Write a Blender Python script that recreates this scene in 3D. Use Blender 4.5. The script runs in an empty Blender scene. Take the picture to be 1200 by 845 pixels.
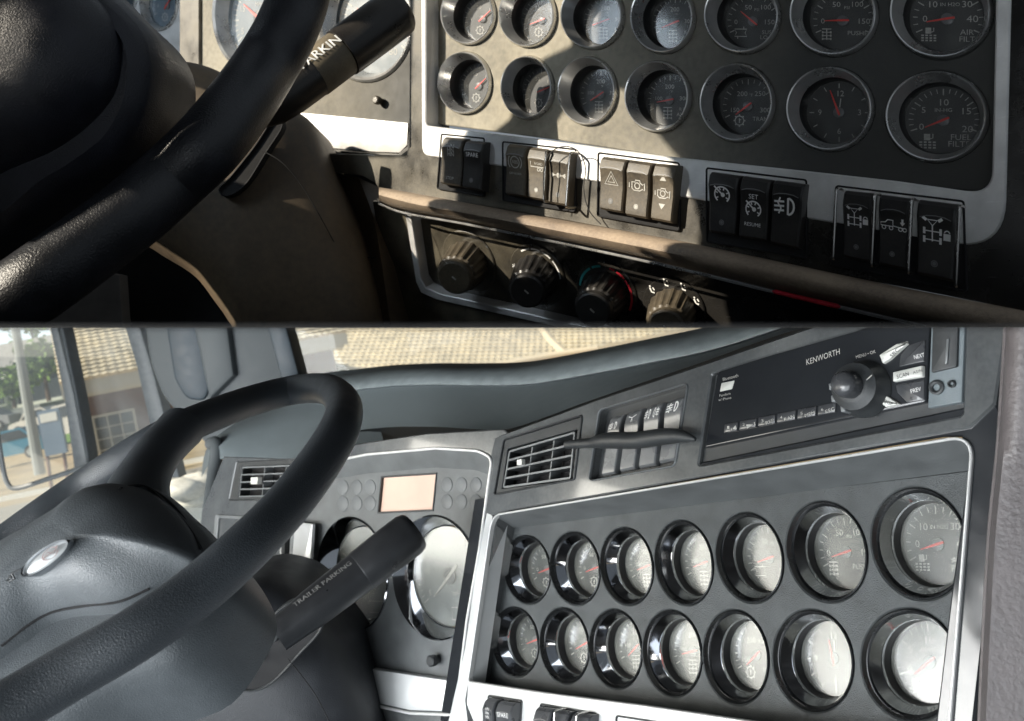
import bpy, bmesh, math, random
from mathutils import Vector, Matrix, geometry
random.seed(7)
R = math.radians
sc = bpy.context.scene
COL = sc.collection
# ---------------------------------------------------------------- camera, light, exposure
FPX, CX, CY = 1000.0, 600.0, 383.5            # focal length and principal point in photograph pixels
cd = bpy.data.cameras.new('camera'); cam = bpy.data.objects.new('camera', cd); COL.objects.link(cam)
cd.sensor_width = 36; cd.lens = 36*FPX/1200; cd.clip_start = .01; cd.clip_end = 500
cam.rotation_euler = (R(90), 0, 0); cd.shift_y = -(422.5-CY)/1200
sc.camera = cam
cd.dof.use_dof = True; cd.dof.focus_distance = .56; cd.dof.aperture_fstop = 16
wd = bpy.data.worlds.new('World'); sc.world = wd; wd.use_nodes = True
bg = wd.node_tree.nodes['Background']; bg.inputs[0].default_value = (.80, .90, 1, 1); bg.inputs[1].default_value = .165
SUN = Vector((-.86, -.36, .36)).normalized()   # towards the sun
sl = bpy.data.lights.new('sun', 'SUN'); sl.energy = 5; sl.angle = R(.5); sl.color = (1, .90, .74)
so = bpy.data.objects.new('sun', sl); COL.objects.link(so); so.rotation_euler = SUN.to_track_quat('Z', 'Y').to_euler()
def area(name, loc, to, sx, sy, power, col):
    l = bpy.data.lights.new(name, 'AREA'); l.shape = 'RECTANGLE'; l.size = sx; l.size_y = sy; l.energy = power; l.color = col
    o = bpy.data.objects.new(name, l); COL.objects.link(o); o.location = loc
    o.rotation_euler = (Vector(loc)-Vector(to)).to_track_quat('Z', 'Y').to_euler(); return o
area('door_window_light', (-1.35, .42, -.20), (.2, .55, -.20), .95, .38, 7.0, (1, .965, .86))
area('rear_fill_light', (-.9, -.6, -.55), (.1, .8, -.25), 1.7, 1.1, 19, (.90, .96, 1))  # added soft fill from behind the camera for the lower cab
area('hub_fill_light', (-1.1, -.05, -.27), (-.22, .45, -.18), .6, .5, 9, (.96, .98, 1))  # added fill that brightens the lower wheel hub
area('upper_window_light', (-1.3, .05, .75), (.2, .7, .15), .5, .6, 6.5, (.75, .88, 1))
sc.view_settings.view_transform = 'Standard'; sc.view_settings.look = 'None'
sc.view_settings.gamma = 1; sc.view_settings.exposure = .75

# ---------------------------------------------------------------- materials
def mat(name,  col, rough=.5, metal=0, var=.15, vs=60, bump=0, bs=900, dust=0, dcol=(.30,.23,.14), ds=14, spec=.5, coat=0, emit=None, scratch=0, dbias=.5, lit_x=None):
    m = bpy.data.materials.new(name); m.use_nodes = True; nt = m.node_tree; N = nt.nodes; L = nt.links
    b = N['Principled BSDF']; tc = N.new('ShaderNodeTexCoord')
    def noise(s, d=4, st=None):
        n = N.new('ShaderNodeTexNoise'); n.inputs['Scale'].default_value = s; n.inputs['Detail'].default_value = d
        if st:
            mp = N.new('ShaderNodeMapping'); mp.inputs['Scale'].default_value = st; L.new(tc.outputs['Object'], mp.inputs[0]); L.new(mp.outputs[0], n.inputs['Vector'])
        else: L.new(tc.outputs['Object'], n.inputs['Vector'])
        return n
    def ramp(src, a, b_, ca, cb):
        r = N.new('ShaderNodeMapRange'); r.inputs['From Min'].default_value = a; r.inputs['From Max'].default_value = b_
        r.inputs['To Min'].default_value = ca; r.inputs['To Max'].default_value = cb; L.new(src, r.inputs['Value']); return r.outputs[0]
    n1 = noise(vs)
    mx = N.new('ShaderNodeMix'); mx.data_type = 'RGBA'
    mx.inputs['A'].default_value = tuple(c*(1-var) for c in col)+(1,); mx.inputs['B'].default_value = tuple(min(1, c*(1+var)) for c in col)+(1,)
    L.new(ramp(n1.outputs['Fac'], .3, .7, 0, 1), mx.inputs['Factor']); colout = mx.outputs['Result']
    rout = ramp(n1.outputs['Fac'], .3, .7, max(.02, rough-.06), min(1, rough+.06))
    if dust:
        n2 = noise(ds, 6); n3 = noise(ds*22, 5)
        ad = N.new('ShaderNodeMath'); ad.operation = 'MULTIPLY_ADD'; L.new(n3.outputs['Fac'], ad.inputs[0]); ad.inputs[1].default_value = .45; L.new(n2.outputs['Fac'], ad.inputs[2])
        f = ramp(ad.outputs[0], dbias+.02, dbias+.42, dust*.25, dust)
        if lit_x:
            sp_ = N.new('ShaderNodeSeparateXYZ'); L.new(tc.outputs['Object'], sp_.inputs[0]); gr = ramp(sp_.outputs[0], lit_x[0], lit_x[1], 1, lit_x[2])  # position ramp on the dust adds lit-to-shaded contrast
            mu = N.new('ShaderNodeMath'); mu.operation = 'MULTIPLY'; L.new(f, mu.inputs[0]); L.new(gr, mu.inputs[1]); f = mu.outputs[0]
        m2 = N.new('ShaderNodeMix'); m2.data_type = 'RGBA'; L.new(f, m2.inputs['Factor']); L.new(colout, m2.inputs['A']); m2.inputs['B'].default_value = dcol+(1,)
        colout = m2.outputs['Result']
        m3 = N.new('ShaderNodeMix'); m3.data_type = 'FLOAT'; L.new(f, m3.inputs['Factor']); L.new(rout, m3.inputs['A']); m3.inputs['B'].default_value = .85
        rout = m3.outputs['Result']
        if metal:
            m4 = N.new('ShaderNodeMix'); m4.data_type = 'FLOAT'; L.new(f, m4.inputs['Factor']); m4.inputs['A'].default_value = metal; m4.inputs['B'].default_value = 0
            L.new(m4.outputs['Result'], b.inputs['Metallic'])
    if scratch:
        n5 = noise(34, 3, (1, 5, 34))
        m5 = N.new('ShaderNodeMix'); m5.data_type = 'RGBA'; L.new(ramp(n5.outputs['Fac'], .66, .70, 0, scratch), m5.inputs['Factor']); L.new(colout, m5.inputs['A'])
        m5.inputs['B'].default_value = tuple(min(1, c*1.8+.05) for c in col)+(1,); colout = m5.outputs['Result']
    L.new(colout, b.inputs['Base Color']); L.new(rout, b.inputs['Roughness'])
    if not (dust and metal): b.inputs['Metallic'].default_value = metal
    b.inputs['Specular IOR Level'].default_value = spec; b.inputs['Coat Weight'].default_value = coat; b.inputs['Coat Roughness'].default_value = .06
    if bump:
        nb = noise(bs, 3); bp = N.new('ShaderNodeBump'); bp.inputs['Strength'].default_value = bump; bp.inputs['Distance'].default_value = .0006
        L.new(nb.outputs['Fac'], bp.inputs['Height']); L.new(bp.outputs[0], b.inputs['Normal'])
    if emit: b.inputs['Emission Color'].default_value = emit[:3]+(1,); b.inputs['Emission Strength'].default_value = emit[3]
    return m
def glassmat(name, tint, rough, base, dust_haze, dcol, ior=1.5, ds=55):
    m = bpy.data.materials.new(name); m.use_nodes = True; nt = m.node_tree; N = nt.nodes; L = nt.links
    for n in list(N): N.remove(n)
    out = N.new('ShaderNodeOutputMaterial'); tr = N.new('ShaderNodeBsdfTransparent'); tr.inputs[0].default_value = tint+(1,)
    gl = N.new('ShaderNodeBsdfGlossy'); gl.inputs['Roughness'].default_value = rough
    fr = N.new('ShaderNodeFresnel'); fr.inputs[0].default_value = ior
    df = N.new('ShaderNodeBsdfDiffuse'); df.inputs[0].default_value = dcol+(1,)
    tc = N.new('ShaderNodeTexCoord'); no = N.new('ShaderNodeTexNoise'); no.inputs['Scale'].default_value = ds; no.inputs['Detail'].default_value = 3; no.inputs['Distortion'].default_value = .7
    L.new(tc.outputs['Object'], no.inputs['Vector'])
    r = N.new('ShaderNodeMapRange'); r.inputs['From Min'].default_value = .35; r.inputs['From Max'].default_value = .75; r.inputs['To Min'].default_value = dust_haze*.35; r.inputs['To Max'].default_value = dust_haze
    L.new(no.outputs['Fac'], r.inputs[0])
    m1 = N.new('ShaderNodeMixShader'); L.new(r.outputs[0], m1.inputs[0]); L.new(tr.outputs[0], m1.inputs[1]); L.new(df.outputs[0], m1.inputs[2])
    m2 = N.new('ShaderNodeMixShader'); L.new(fr.outputs[0], m2.inputs[0]); L.new(m1.outputs[0], m2.inputs[1]); L.new(gl.outputs[0], m2.inputs[2])
    L.new(m2.outputs[0], out.inputs[0]); return m
DUST = (.33, .27, .17)
M = {}
# upper, dusty cab
M['d_plate'] = mat('dusty_panel_lit_left', (.016,.018,.018), .6, dust=.8, dcol=(.38,.345,.27), ds=9, bump=.4, bs=1500, dbias=.36, lit_x=(-.12, .05, .05))  # dust fades rightwards, putting part of the sun-to-shade contrast into the colour
M['d_frame'] = mat('dusty_gloss_trim_lit_left', (.010,.010,.011), .22, dust=.5, dcol=(.22,.19,.13), ds=40, dbias=.55, scratch=.3, coat=.3, lit_x=(-.10, .08, .12))  # same fade: dust stays pale on the sunlit side, near black on the shaded
M['d_silver'] = mat('worn_silver_trim', (.62,.62,.62), .42, metal=.3, dust=.2, dcol=(.38,.33,.25), ds=30, scratch=.2, dbias=.6)
M['d_chrome'] = mat('dusty_chrome', (.68,.69,.70), .22, metal=.95, dust=.20, dcol=(.36,.30,.20), ds=24, dbias=.5)
M['d_switch'] = mat('dusty_black_switch', (.012,.012,.013), .3, dust=.45, dcol=(.24,.19,.12), ds=22, dbias=.55, bump=.2, bs=2500)
M['d_switch_clean'] = mat('black_switch_plastic', (.010,.010,.012), .32, dust=.12, dcol=(.2,.18,.14), ds=22, bump=.15, bs=2500)
M['d_pad'] = mat('brown_padded_vinyl', (.085,.062,.050), .5, dust=.75, dcol=(.46,.36,.26), ds=18, bump=.8, bs=1100, dbias=.45)
M['d_pad_dark'] = mat('dark_worn_column_plastic', (.042,.035,.028), .5, dust=.42, dcol=(.26,.18,.10), ds=8, bump=.3, bs=1300)
M['d_grey'] = mat('grey_knee_panel', (.16,.15,.14), .6, bump=.5, bs=900)
M['d_leather'] = mat('black_rim_leather', (.009,.010,.014), .33, bump=.6, bs=1100, var=.3, dust=.06, dcol=(.3,.3,.3), ds=30)
M['d_hub'] = mat('black_hub_vinyl', (.012,.013,.019), .42, bump=.6, bs=1600, var=.3)
M['d_lever'] = mat('black_lever_plastic', (.010,.010,.012), .28, dust=.10, dcol=(.25,.2,.12), ds=30)
M['d_collar'] = mat('dusty_lever_collar', (.06,.052,.040), .5, dust=.5, dcol=(.30,.24,.15), ds=30, dbias=.4)
M['d_dial'] = mat('dark_dial', (.018,.019,.021), .5, dust=.06, dcol=(.4,.4,.38), ds=50)
M['d_dialblue'] = mat('blue_grey_dial', (.10,.14,.18), .4, dust=.2, dcol=(.3,.32,.32), ds=60)
M['void'] = mat('black_void', (.006,.006,.007), .8)
# lower, clean cab
M['c_plate'] = mat('grained_charcoal_panel', (.062,.068,.070), .48, bump=.9, bs=1500, var=.25)
M['c_gloss'] = mat('piano_black_trim', (.020,.022,.025), .16, coat=.25, spec=.35, var=.05)
M['c_console'] = mat('smudged_dark_console', (.055,.060,.064), .14, coat=1, dust=.12, dcol=(.45,.45,.42), ds=16, bump=.05, bs=60)
M['c_silver'] = mat('satin_silver_trim', (.56,.57,.57), .42, metal=.25, var=.04)
M['c_line'] = mat('bright_edge_trim', (.62,.62,.61), .35, metal=.3, var=.02)
M['c_chrome'] = mat('polished_chrome', (.55,.56,.58), .05, metal=1, var=.05, bump=.02, bs=60)
M['c_black'] = mat('matt_black_plastic', (.032,.035,.037), .42, bump=.3, bs=2200)
M['c_switch'] = mat('satin_black_switch', (.050,.052,.056), .3, coat=.3)
M['c_pad'] = mat('soft_grey_dash_vinyl', (.20,.235,.25), .50, bump=1, bs=420, var=.15)
M['c_hood'] = mat('slate_hood_plastic', (.145,.172,.185), .5, bump=.3, bs=1400, var=.06)
M['c_wheel'] = mat('slate_wheel_leather', (.046,.053,.060), .34, bump=.75, bs=1700, var=.12)
M['c_hub'] = mat('slate_hub_vinyl', (.085,.095,.102), .38, bump=.5, bs=1500, var=.12)
M['c_column'] = mat('charcoal_column_plastic', (.020,.022,.026), .45, bump=.5, bs=1100)
M['c_lever'] = mat('black_lever_grip', (.020,.021,.023), .33, bump=.15, bs=900)
M['c_vinyl'] = mat('mauve_grey_door_vinyl', (.105,.092,.092), .42, bump=.7, bs=380, var=.15)
M['c_pillar'] = mat('slate_pillar_trim', (.095,.108,.115), .6, bump=.2, bs=900, var=.04)
M['c_pillar_dark'] = mat('dark_pillar_insert', (.045,.062,.078), .5)
M['c_dial'] = mat('charcoal_dial', (.035,.038,.042), .35, var=.2)
M['c_dialpale'] = mat('pale_grey_dial', (.22,.23,.23), .5, var=.08)
M['c_plategrey'] = mat('mid_grey_cluster_panel', (.105,.112,.114), .5, bump=.4, bs=1500)
M['c_tell'] = mat('unlit_telltale', (.12,.128,.132), .5)
M['white'] = mat('white_print', (.78,.78,.76), .5, var=.03)
M['whitedim'] = mat('worn_white_print', (.42,.41,.38), .5, var=.2, vs=400)
M['faint'] = mat('faint_grey_print', (.16,.16,.16), .5, var=.05)
M['red'] = mat('red_needle', (.75,.05,.04), .4, var=.05)
M['redprint'] = mat('red_print', (.6,.03,.05), .5)
M['tealprint'] = mat('teal_print', (.05,.35,.36), .5)
M['brown'] = mat('dark_print', (.03,.03,.03), .5)
M['button'] = mat('pale_radio_button', (.60,.60,.56), .4)
M['screen'] = mat('lit_peach_screen', (.42,.30,.235), .5, emit=(1,.66,.54,.20), vs=20)
M['wire'] = mat('steel_wire', (.55,.53,.5), .25, metal=1)
M['hubcap'] = mat('grey_needle_hub', (.13,.13,.135), .4)
M['emblem'] = mat('brushed_emblem', (.42,.43,.43), .35, metal=.4)
GL_D = glassmat('dusty_gauge_glass', (.95,.96,.97), .10, 0, .10, (.5,.5,.47), 1.45)
GL_C = glassmat('gauge_glass', (.97,.98,.98), .22, 0, .30, (.66,.67,.60), 1.8, 28)  # raised dust film also carries the milky glare of the gauge glass
GL_W = glassmat('window_glass', (.95,.97,.97), .02, 0, .30, (.8,.84,.84), 1.2, 4)  # diffuse film put in as a pale haze veil over the outside

# ---------------------------------------------------------------- geometry helpers
def X(px, py, Y): return Vector(((px-CX)/FPX*Y, Y, -(py-CY)/FPX*Y))
class Plane:
    """flat facet: 1/Y linear in picture position; w is height above it, towards the camera"""
    def __init__(s, a, b, c, ref):
        k = 1.0/(ref[2]*(a+b*ref[0]+c*ref[1])); a *= k; b *= k; c *= k
        n = Vector((FPX*b, a+CX*b+CY*c, -FPX*c)); s.d = 1/n.length; n.normalize(); s.n = n; s.N = -n
        s.U = Vector((1,0,0)); s.U = (s.U-s.N*s.U.dot(s.N)).normalized(); s.V = s.N.cross(s.U).normalized()
        if s.V.z < 0: s.V = -s.V
        s.O = n*s.d
    def P(s, px, py, w=0):
        r = Vector(((px-CX)/FPX, 1, -(py-CY)/FPX)); return r*((s.d-w)/s.n.dot(r))
    def uv(s, px, py, w=0):
        p = s.P(px, py, w)-s.O; return Vector((p.dot(s.U), p.dot(s.V)))
    def at(s, q, w=0): return s.O+s.U*q[0]+s.V*q[1]+s.N*w
def frontal(Y, tx=0, ty=0): return Plane(1-tx*CX-ty*CY, tx, ty, (CX, CY, Y))
CLIP = 0
def rounded(poly, r, n=5):
    out = []; L = len(poly)
    for i in range(L):
        a, b, c = Vector(poly[i-1][:2]), Vector(poly[i][:2]), Vector(poly[(i+1) % L][:2])
        rr = min(r if not isinstance(r, (list, tuple)) else r[i], (a-b).length*.48, (c-b).length*.48)
        if rr <= 1e-9: out.append(b); continue
        p, q = b+(a-b).normalized()*rr, b+(c-b).normalized()*rr
        for k in range(n+1):
            t = k/n; out.append(p*(1-t)**2+b*2*t*(1-t)+q*t*t)
    return out
def catmull(pts, n=6, closed=True):
    P_ = [Vector(p) for p in pts]; L = len(P_); out = []
    rng = range(L) if closed else range(L-1)
    for i in rng:
        if closed: a, b, c, d = P_[i-1], P_[i], P_[(i+1) % L], P_[(i+2) % L]
        else: a, b, c, d = P_[max(0, i-1)], P_[i], P_[i+1], P_[min(L-1, i+2)]
        for k in range(n):
            t = k/n; out.append(.5*((2*b)+(c-a)*t+(2*a-5*b+4*c-d)*t*t+(3*b-a-3*c+d)*t**3))
    if not closed: out.append(P_[-1])
    return out
def area2(p): return sum(p[i-1][0]*p[i][1]-p[i][0]*p[i-1][1] for i in range(len(p)))/2
def inset(poly, d):
    s = 1 if area2(poly) > 0 else -1; out = []; L = len(poly)
    for i in range(L):
        a, b, c = poly[i-1], poly[i], poly[(i+1) % L]
        e1 = (b-a); e2 = (c-b)
        if e1.length < 1e-9 or e2.length < 1e-9: out.append(b.copy()); continue
        e1.normalize(); e2.normalize(); n1 = Vector((-e1.y, e1.x)); n2 = Vector((-e2.y, e2.x)); m = (n1+n2)
        if m.length < 1e-6: m = n1.copy()
        m.normalize(); out.append(b+m*(s*d/max(.5, m.dot(n1))))
    return out
class MB:
    def __init__(s): s.v = []; s.f = []
    def add(s, vs, fs):
        o = len(s.v); s.v += [Vector(v) for v in vs]; s.f += [tuple(i+o for i in f) for f in fs]; return s
    def rings(s, rings, cap0=False, cap1=False, closed=True):
        o = len(s.v); n = len(rings[0])
        for r in rings: s.v += [Vector(p) for p in r]
        for k in range(len(rings)-1):
            for i in range(n if closed else n-1):
                j = (i+1) % n; s.f.append((o+k*n+i, o+k*n+j, o+(k+1)*n+j, o+(k+1)*n+i))
        if cap0: s.f.append(tuple(o+i for i in range(n)))
        if cap1: s.f.append(tuple(o+(len(rings)-1)*n+i for i in range(n)))
        return s
    def tube(s, pts, rad, n=12, caps=True):
        pts = [Vector(p) for p in pts]; rs = []; up = None
        for i, p in enumerate(pts):
            t = (pts[min(i+1, len(pts)-1)]-pts[max(i-1, 0)]).normalized()
            if up is None: up = t.orthogonal().normalized()
            up = (up-t*up.dot(t)).normalized(); w = t.cross(up); r = rad[i] if isinstance(rad, (list, tuple)) else rad
            rs.append([p+(up*math.cos(a)+w*math.sin(a))*r for a in [2*math.pi*k/n for k in range(n)]])
        return s.rings(rs, caps, caps)
    def box(s, c, ax, ay, az):
        c = Vector(c); vs = [c+ax*i+ay*j+az*k for i in (-1,1) for j in (-1,1) for k in (-1,1)]
        return s.add(vs, [(0,1,3,2),(4,6,7,5),(0,4,5,1),(2,3,7,6),(0,2,6,4),(1,5,7,3)])
    def prism(s, pl, uvs, w0, w1, bev=0, back=True):
        """solid raised from w0 to w1 on plane pl, chamfered front edge"""
        if bev: rg = [(uvs, w0), (uvs, w1-bev), (inset(uvs, bev*.35), w1-bev*.3), (inset(uvs, bev), w1)]
        else: rg = [(uvs, w0), (uvs, w1)]
        return s.rings([[pl.at(q, w) for q in u] for u, w in rg], back, True)
    def sheet(s, pl, outer, holes, w):
        pts = []; ed = []
        for loop in [outer]+holes:
            o = len(pts); pts += [Vector(q[:2]) for q in loop]; ed += [(o+i, o+(i+1) % len(loop)) for i in range(len(loop))]
        v, e, f, _, _, _ = geometry.delaunay_2d_cdt(pts, ed, [], 0, 1e-7)
        def ins(p, L):
            c = False
            for i in range(len(L)):
                a, b = L[i-1], L[i]
                if (a[1] > p[1]) != (b[1] > p[1]) and p[0] < (b[0]-a[0])*(p[1]-a[1])/(b[1]-a[1])+a[0]: c = not c
            return c
        keep = []
        for t in f:
            c = sum((v[i] for i in t), Vector((0, 0)))/len(t)
            if ins(c, outer) and not any(ins(c, h) for h in holes): keep.append(tuple(t))
        return s.add([pl.at(q, w) for q in v], keep)
    def slab(s, pl, outer, holes, w0, w1, bev=0):
        s.sheet(pl, inset(outer, bev) if bev else outer, [inset(h, -bev) for h in holes] if bev else holes, w1)
        for loop, d in [(outer, bev)]+[(h, -bev) for h in holes]:
            rg = [(inset(loop, d) if bev else loop, w1)]+([(loop, w1-bev)] if bev else [])+[(loop, w0)]
            s.rings([[pl.at(q, w) for q in u] for u, w in rg])
        return s
    def build(s, name, m, parent=None, ang=35, label=None, kind=None, solid=0, clip=None):
        me = bpy.data.meshes.new(name); bm = bmesh.new(); vs = [bm.verts.new(v) for v in s.v]
        for f in s.f:
            try: bm.faces.new([vs[i] for i in f])
            except ValueError: pass
        bmesh.ops.remove_doubles(bm, verts=bm.verts, dist=1e-6)
        bmesh.ops.recalc_face_normals(bm, faces=bm.faces)
        c = CLIP if clip is None else clip
        if c:
            bmesh.ops.bisect_plane(bm, geom=bm.verts[:]+bm.edges[:]+bm.faces[:], plane_co=(0,0,c*.0002), plane_no=(0,0,c), clear_inner=True)
        if not bm.faces: bm.free(); return None
        base = Vector(parent['_w']) if parent is not None else None
        if base is None:
            base = sum((v.co for v in bm.verts), Vector())/len(bm.verts); base.z = min(v.co.z for v in bm.verts)
        for v in bm.verts: v.co -= base
        bm.to_mesh(me); bm.free(); me.materials.append(m)
        for p in me.polygons: p.use_smooth = True
        me.set_sharp_from_angle(angle=R(ang))
        o = bpy.data.objects.new(name, me); COL.objects.link(o); o['_w'] = list(base)
        if parent is not None: o.parent = parent
        else: o.location = base
        if label: o['label'] = label
        if kind: o['kind'] = kind
        return o
def thing(name, label, cat, loc, group=None):
    o = bpy.data.objects.new(name, None); o.empty_display_size = .01; COL.objects.link(o); o.location = loc; o['_w'] = list(loc)
    o['label'] = label; o['category'] = cat
    if group: o['group'] = group
    return o
def tag(o, label, cat, group=None):
    if o is None: return None
    o['label'] = label; o['category'] = cat
    if group: o['group'] = group
    return o
_tc = {}
def glyphs(t):
    if t not in _tc:
        c = bpy.data.curves.new('t', 'FONT'); c.body = t; c.size = 1; c.resolution_u = 2; c.align_x = 'CENTER'; c.align_y = 'CENTER'
        o = bpy.data.objects.new('t', c); COL.objects.link(o); dg = bpy.context.evaluated_depsgraph_get(); me = o.evaluated_get(dg).to_mesh()
        _tc[t] = ([v.co.copy() for v in me.vertices], [tuple(p.vertices) for p in me.polygons]); o.evaluated_get(dg).to_mesh_clear()
        bpy.data.objects.remove(o); bpy.data.curves.remove(c)
    return _tc[t]
def text(mb, t, f, x, y, size, sx=1, ang=0, bold=0):
    v, fa = glyphs(t); ca, sa = math.cos(ang), math.sin(ang)
    for off in ((0, bold) if bold else (0,)):
        mb.add([f(x+((q.x+off)*sx*ca-q.y*sa)*size, y+((q.x+off)*sx*sa+q.y*ca)*size) for q in v], fa)
def stroke(mb, pts, w, f, closed=False):
    pts = [Vector(p) for p in pts]; n = len(pts)
    L, Rr = [], []
    for i in range(n):
        a = pts[i-1] if (i > 0 or closed) else pts[i]; b = pts[(i+1) % n] if (i < n-1 or closed) else pts[i]
        d = (b-a); d = d.normalized() if d.length > 0 else Vector((1, 0)); nn = Vector((-d.y, d.x))*w/2
        L.append(f(*(pts[i]+nn))); Rr.append(f(*(pts[i]-nn)))
    mb.add(L+Rr, [(i, (i+1) % n, n+(i+1) % n, n+i) for i in range(n if closed else n-1)])
def circ(cx, cy, r, a0=0, a1=360, n=16, ry=None):
    return [(cx+r*math.cos(R(a0+(a1-a0)*k/n)), cy+(ry or r)*math.sin(R(a0+(a1-a0)*k/n))) for k in range(n+(1 if abs(a1-a0) < 359 else 0))]
def fill(mb, pts, f): mb.add([f(*p) for p in pts], [tuple(range(len(pts)))])

M['sleeve'] = mat('black_gauge_sleeve', (.012,.012,.013), .35)
M['lip'] = mat('black_gauge_lip', (.014,.015,.016), .25)
# ---------------------------------------------------------------- gauges
def ell(pl, g, w, n=60):
    cx, cy, rx, ry = (g[0]+g[1])/2, (g[2]+g[3])/2, (g[1]-g[0])/2, (g[3]-g[2])/2
    rot = g[4] if len(g) > 4 else 0
    pts = []
    for k in range(n):
        a = 2*math.pi*k/n; pts.append(pl.uv(cx+rx*math.cos(a)+rot*ry*math.sin(a), cy-ry*math.sin(a), w))
    c = sum(pts, Vector((0, 0)))/n
    return c, [p-c for p in pts]
def gauge(pl, g, parent, mm, prof, face, label, marks=None, needle=None, lens=None, dial=None, wlip=0, name='gauge', dd=.0045, ncol=None, sleeve=None, ring=None):
    """prof: (scale, w) rings from the panel hole inwards; face: (scale, w)"""
    c, b = ell(pl, g, wlip)
    def rg(s, w): return [pl.at(c+q*s, w) for q in b]
    m = MB().rings([rg(s, w) for s, w in prof]); o = m.build(name, mm, parent, ang=13, label=label)
    if o is None: return
    if sleeve:
        MB().rings([rg(q_, w) for q_, w in sleeve]).build('inner_sleeve', M['sleeve'], o, ang=30)
    if ring:
        MB().rings([rg(q_, w) for q_, w in ring]).build('chrome_ring', M['c_chrome'], o, ang=13)
    fs, fw = face
    MB().rings([rg(fs, fw+dd), rg(fs, fw)]).rings([rg(fs, fw), rg(.001, fw)]).build('dial', dial, o)
    n = len(b); ax = sum((b[k]*math.cos(2*math.pi*k/n) for k in range(n)), Vector((0, 0)))*2/n; ay = sum((b[k]*math.sin(2*math.pi*k/n) for k in range(n)), Vector((0, 0)))*2/n
    def F(w): return lambda x, y: pl.at(c+(ax*x+ay*y)*fs, w)
    f1 = F(fw+.0003)
    if marks:
        mk = MB(); marks(mk, f1)
        if mk.f: mk.build('dial_marking', M['whitedim'] if mm is M['d_chrome'] else M['whitedim'], o)
    if needle is not None:
        r1, r2, a = needle; ca, sa = math.cos(R(a)), math.sin(R(a)); f2 = F(fw+.0022); f0 = F(fw+.0012)
        prof_n = [(-r2, .028), (0, .034), (r1, .010)]
        top = [f2(ca*x-sa*h, sa*x+ca*h) for x, h in prof_n]+[f2(ca*x+sa*h, sa*x-ca*h) for x, h in reversed(prof_n)]
        bot = [f0(ca*x-sa*h, sa*x+ca*h) for x, h in prof_n]+[f0(ca*x+sa*h, sa*x-ca*h) for x, h in reversed(prof_n)]
        MB().rings([bot, top], True, True).build('needle', ncol or M['red'], o)
        MB().rings([[F(fw+w)(s*math.cos(t), s*math.sin(t)) for t in [2*math.pi*k/20 for k in range(20)]] for s, w in ((.17, .0004), (.17, .0016), (.14, .0019))], False, True).build('needle_hub', M['hubcap'], o)
    if lens:
        MB().rings([rg(fs*.995, fw+dd-.0004), rg(.001, fw+dd-.0004)]).build('lens', lens, o)
        lo_ = [c_ for c_ in o.children if c_.name.startswith('lens')][-1]
        if sum((p_.normal for p_ in lo_.data.polygons), Vector()).dot(pl.N) < 0: lo_.data.flip_normals()
    return o
def ticks(mk, f, a0, a1, n, r0=.80, r1=.93, w=.022, big=None):
    for k in range(n+1):
        a = R(a0+(a1-a0)*k/n); q = r0-.06 if big and k % big == 0 else r0
        stroke(mk, [(q*math.cos(a), q*math.sin(a)), (r1*math.cos(a), r1*math.sin(a))], w*(1.5 if q < r0 else 1), f)
def dialset(nums, words, a0=205, a1=-25, n=16, big=4, icon=None):
    def fn(mk, f):
        ticks(mk, f, a0, a1, n, big=big)
        for t, x, y, s in nums: text(mk, t, f, x, y, s, 1.1)
        for t, x, y, s in words: text(mk, t, f, x, y, s, 1.05)
        if icon: icon(mk, f)
    return fn
def ic_box(x, y, s):
    def fn(mk, f):
        stroke(mk, [(x-s, y-s*.6), (x+s, y-s*.6), (x+s*.7, y), (x+s, y+s*.6), (x-s, y+s*.6), (x-s*.7, y)], .03, f, True)
        stroke(mk, [(x-s*.5, y-s*.6), (x-s*.5, y-s)], .03, f); stroke(mk, [(x+s*.5, y+s*.6), (x+s*.5, y+s)], .03, f)
    return fn
def ic_filter(x, y, s):
    def fn(mk, f):
        for i in range(4):
            for j in range(3): fill(mk, [(x+(i-1.5)*s*.5+dx*s*.16, y-(j+.4)*s*.34+dy*s*.1) for dx, dy in ((-1,-1),(1,-1),(1,1),(-1,1))], f)
        fill(mk, [(x-s*.4, y+.1*s), (x+s*.3, y+.1*s), (x+s*.3, y+.9*s), (x-s*.4, y+.9*s)], f); stroke(mk, [(x+s*.3, y+.3*s), (x+s*.6, y+.4*s), (x+s*.6, y+.9*s)], .03, f)
    return fn
def ic_axle(x, y, s):
    def fn(mk, f):
        stroke(mk, [(x-s*.8, y+s), (x+s*.8, y+s)], .035, f); stroke(mk, [(x, y+s), (x, y-s)], .035, f)
        for yy in (.4, -.2, -.8):
            stroke(mk, [(x-s*.6, y+s*yy), (x+s*.6, y+s*yy)], .03, f)
            for sx in (-1, 1): stroke(mk, [(x+sx*s*.7, y+s*(yy+.2)), (x+sx*s*.7, y+s*(yy-.2))], .05, f)
    return fn
def ic_gear(x, y, s):
    def fn(mk, f):
        stroke(mk, circ(x, y, s), .035, f, True)
        for a in range(0, 360, 45): stroke(mk, [(x+s*math.cos(R(a)), y+s*math.sin(R(a))), (x+1.35*s*math.cos(R(a)), y+1.35*s*math.sin(R(a)))], .05, f)
        stroke(mk, [(x, y+s*.5), (x, y-s*.5)], .04, f); stroke(mk, [(x, y+s*.2), (x+s*.4, y+s*.2)], .03, f)
    return fn
def clockmarks(mk, f):
    for k in range(12):
        a = R(k*30); stroke(mk, [(.78*math.cos(a), .78*math.sin(a)), (.93*math.cos(a), .93*math.sin(a))], .03, f)
    for t, x, y in (('12', .03, .60), ('3', .62, 0), ('6', 0, -.6), ('9', -.6, 0)): text(mk, t, f, x, y, .26)
    stroke(mk, [(0, 0), (.05, .45)], .035, f)
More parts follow.
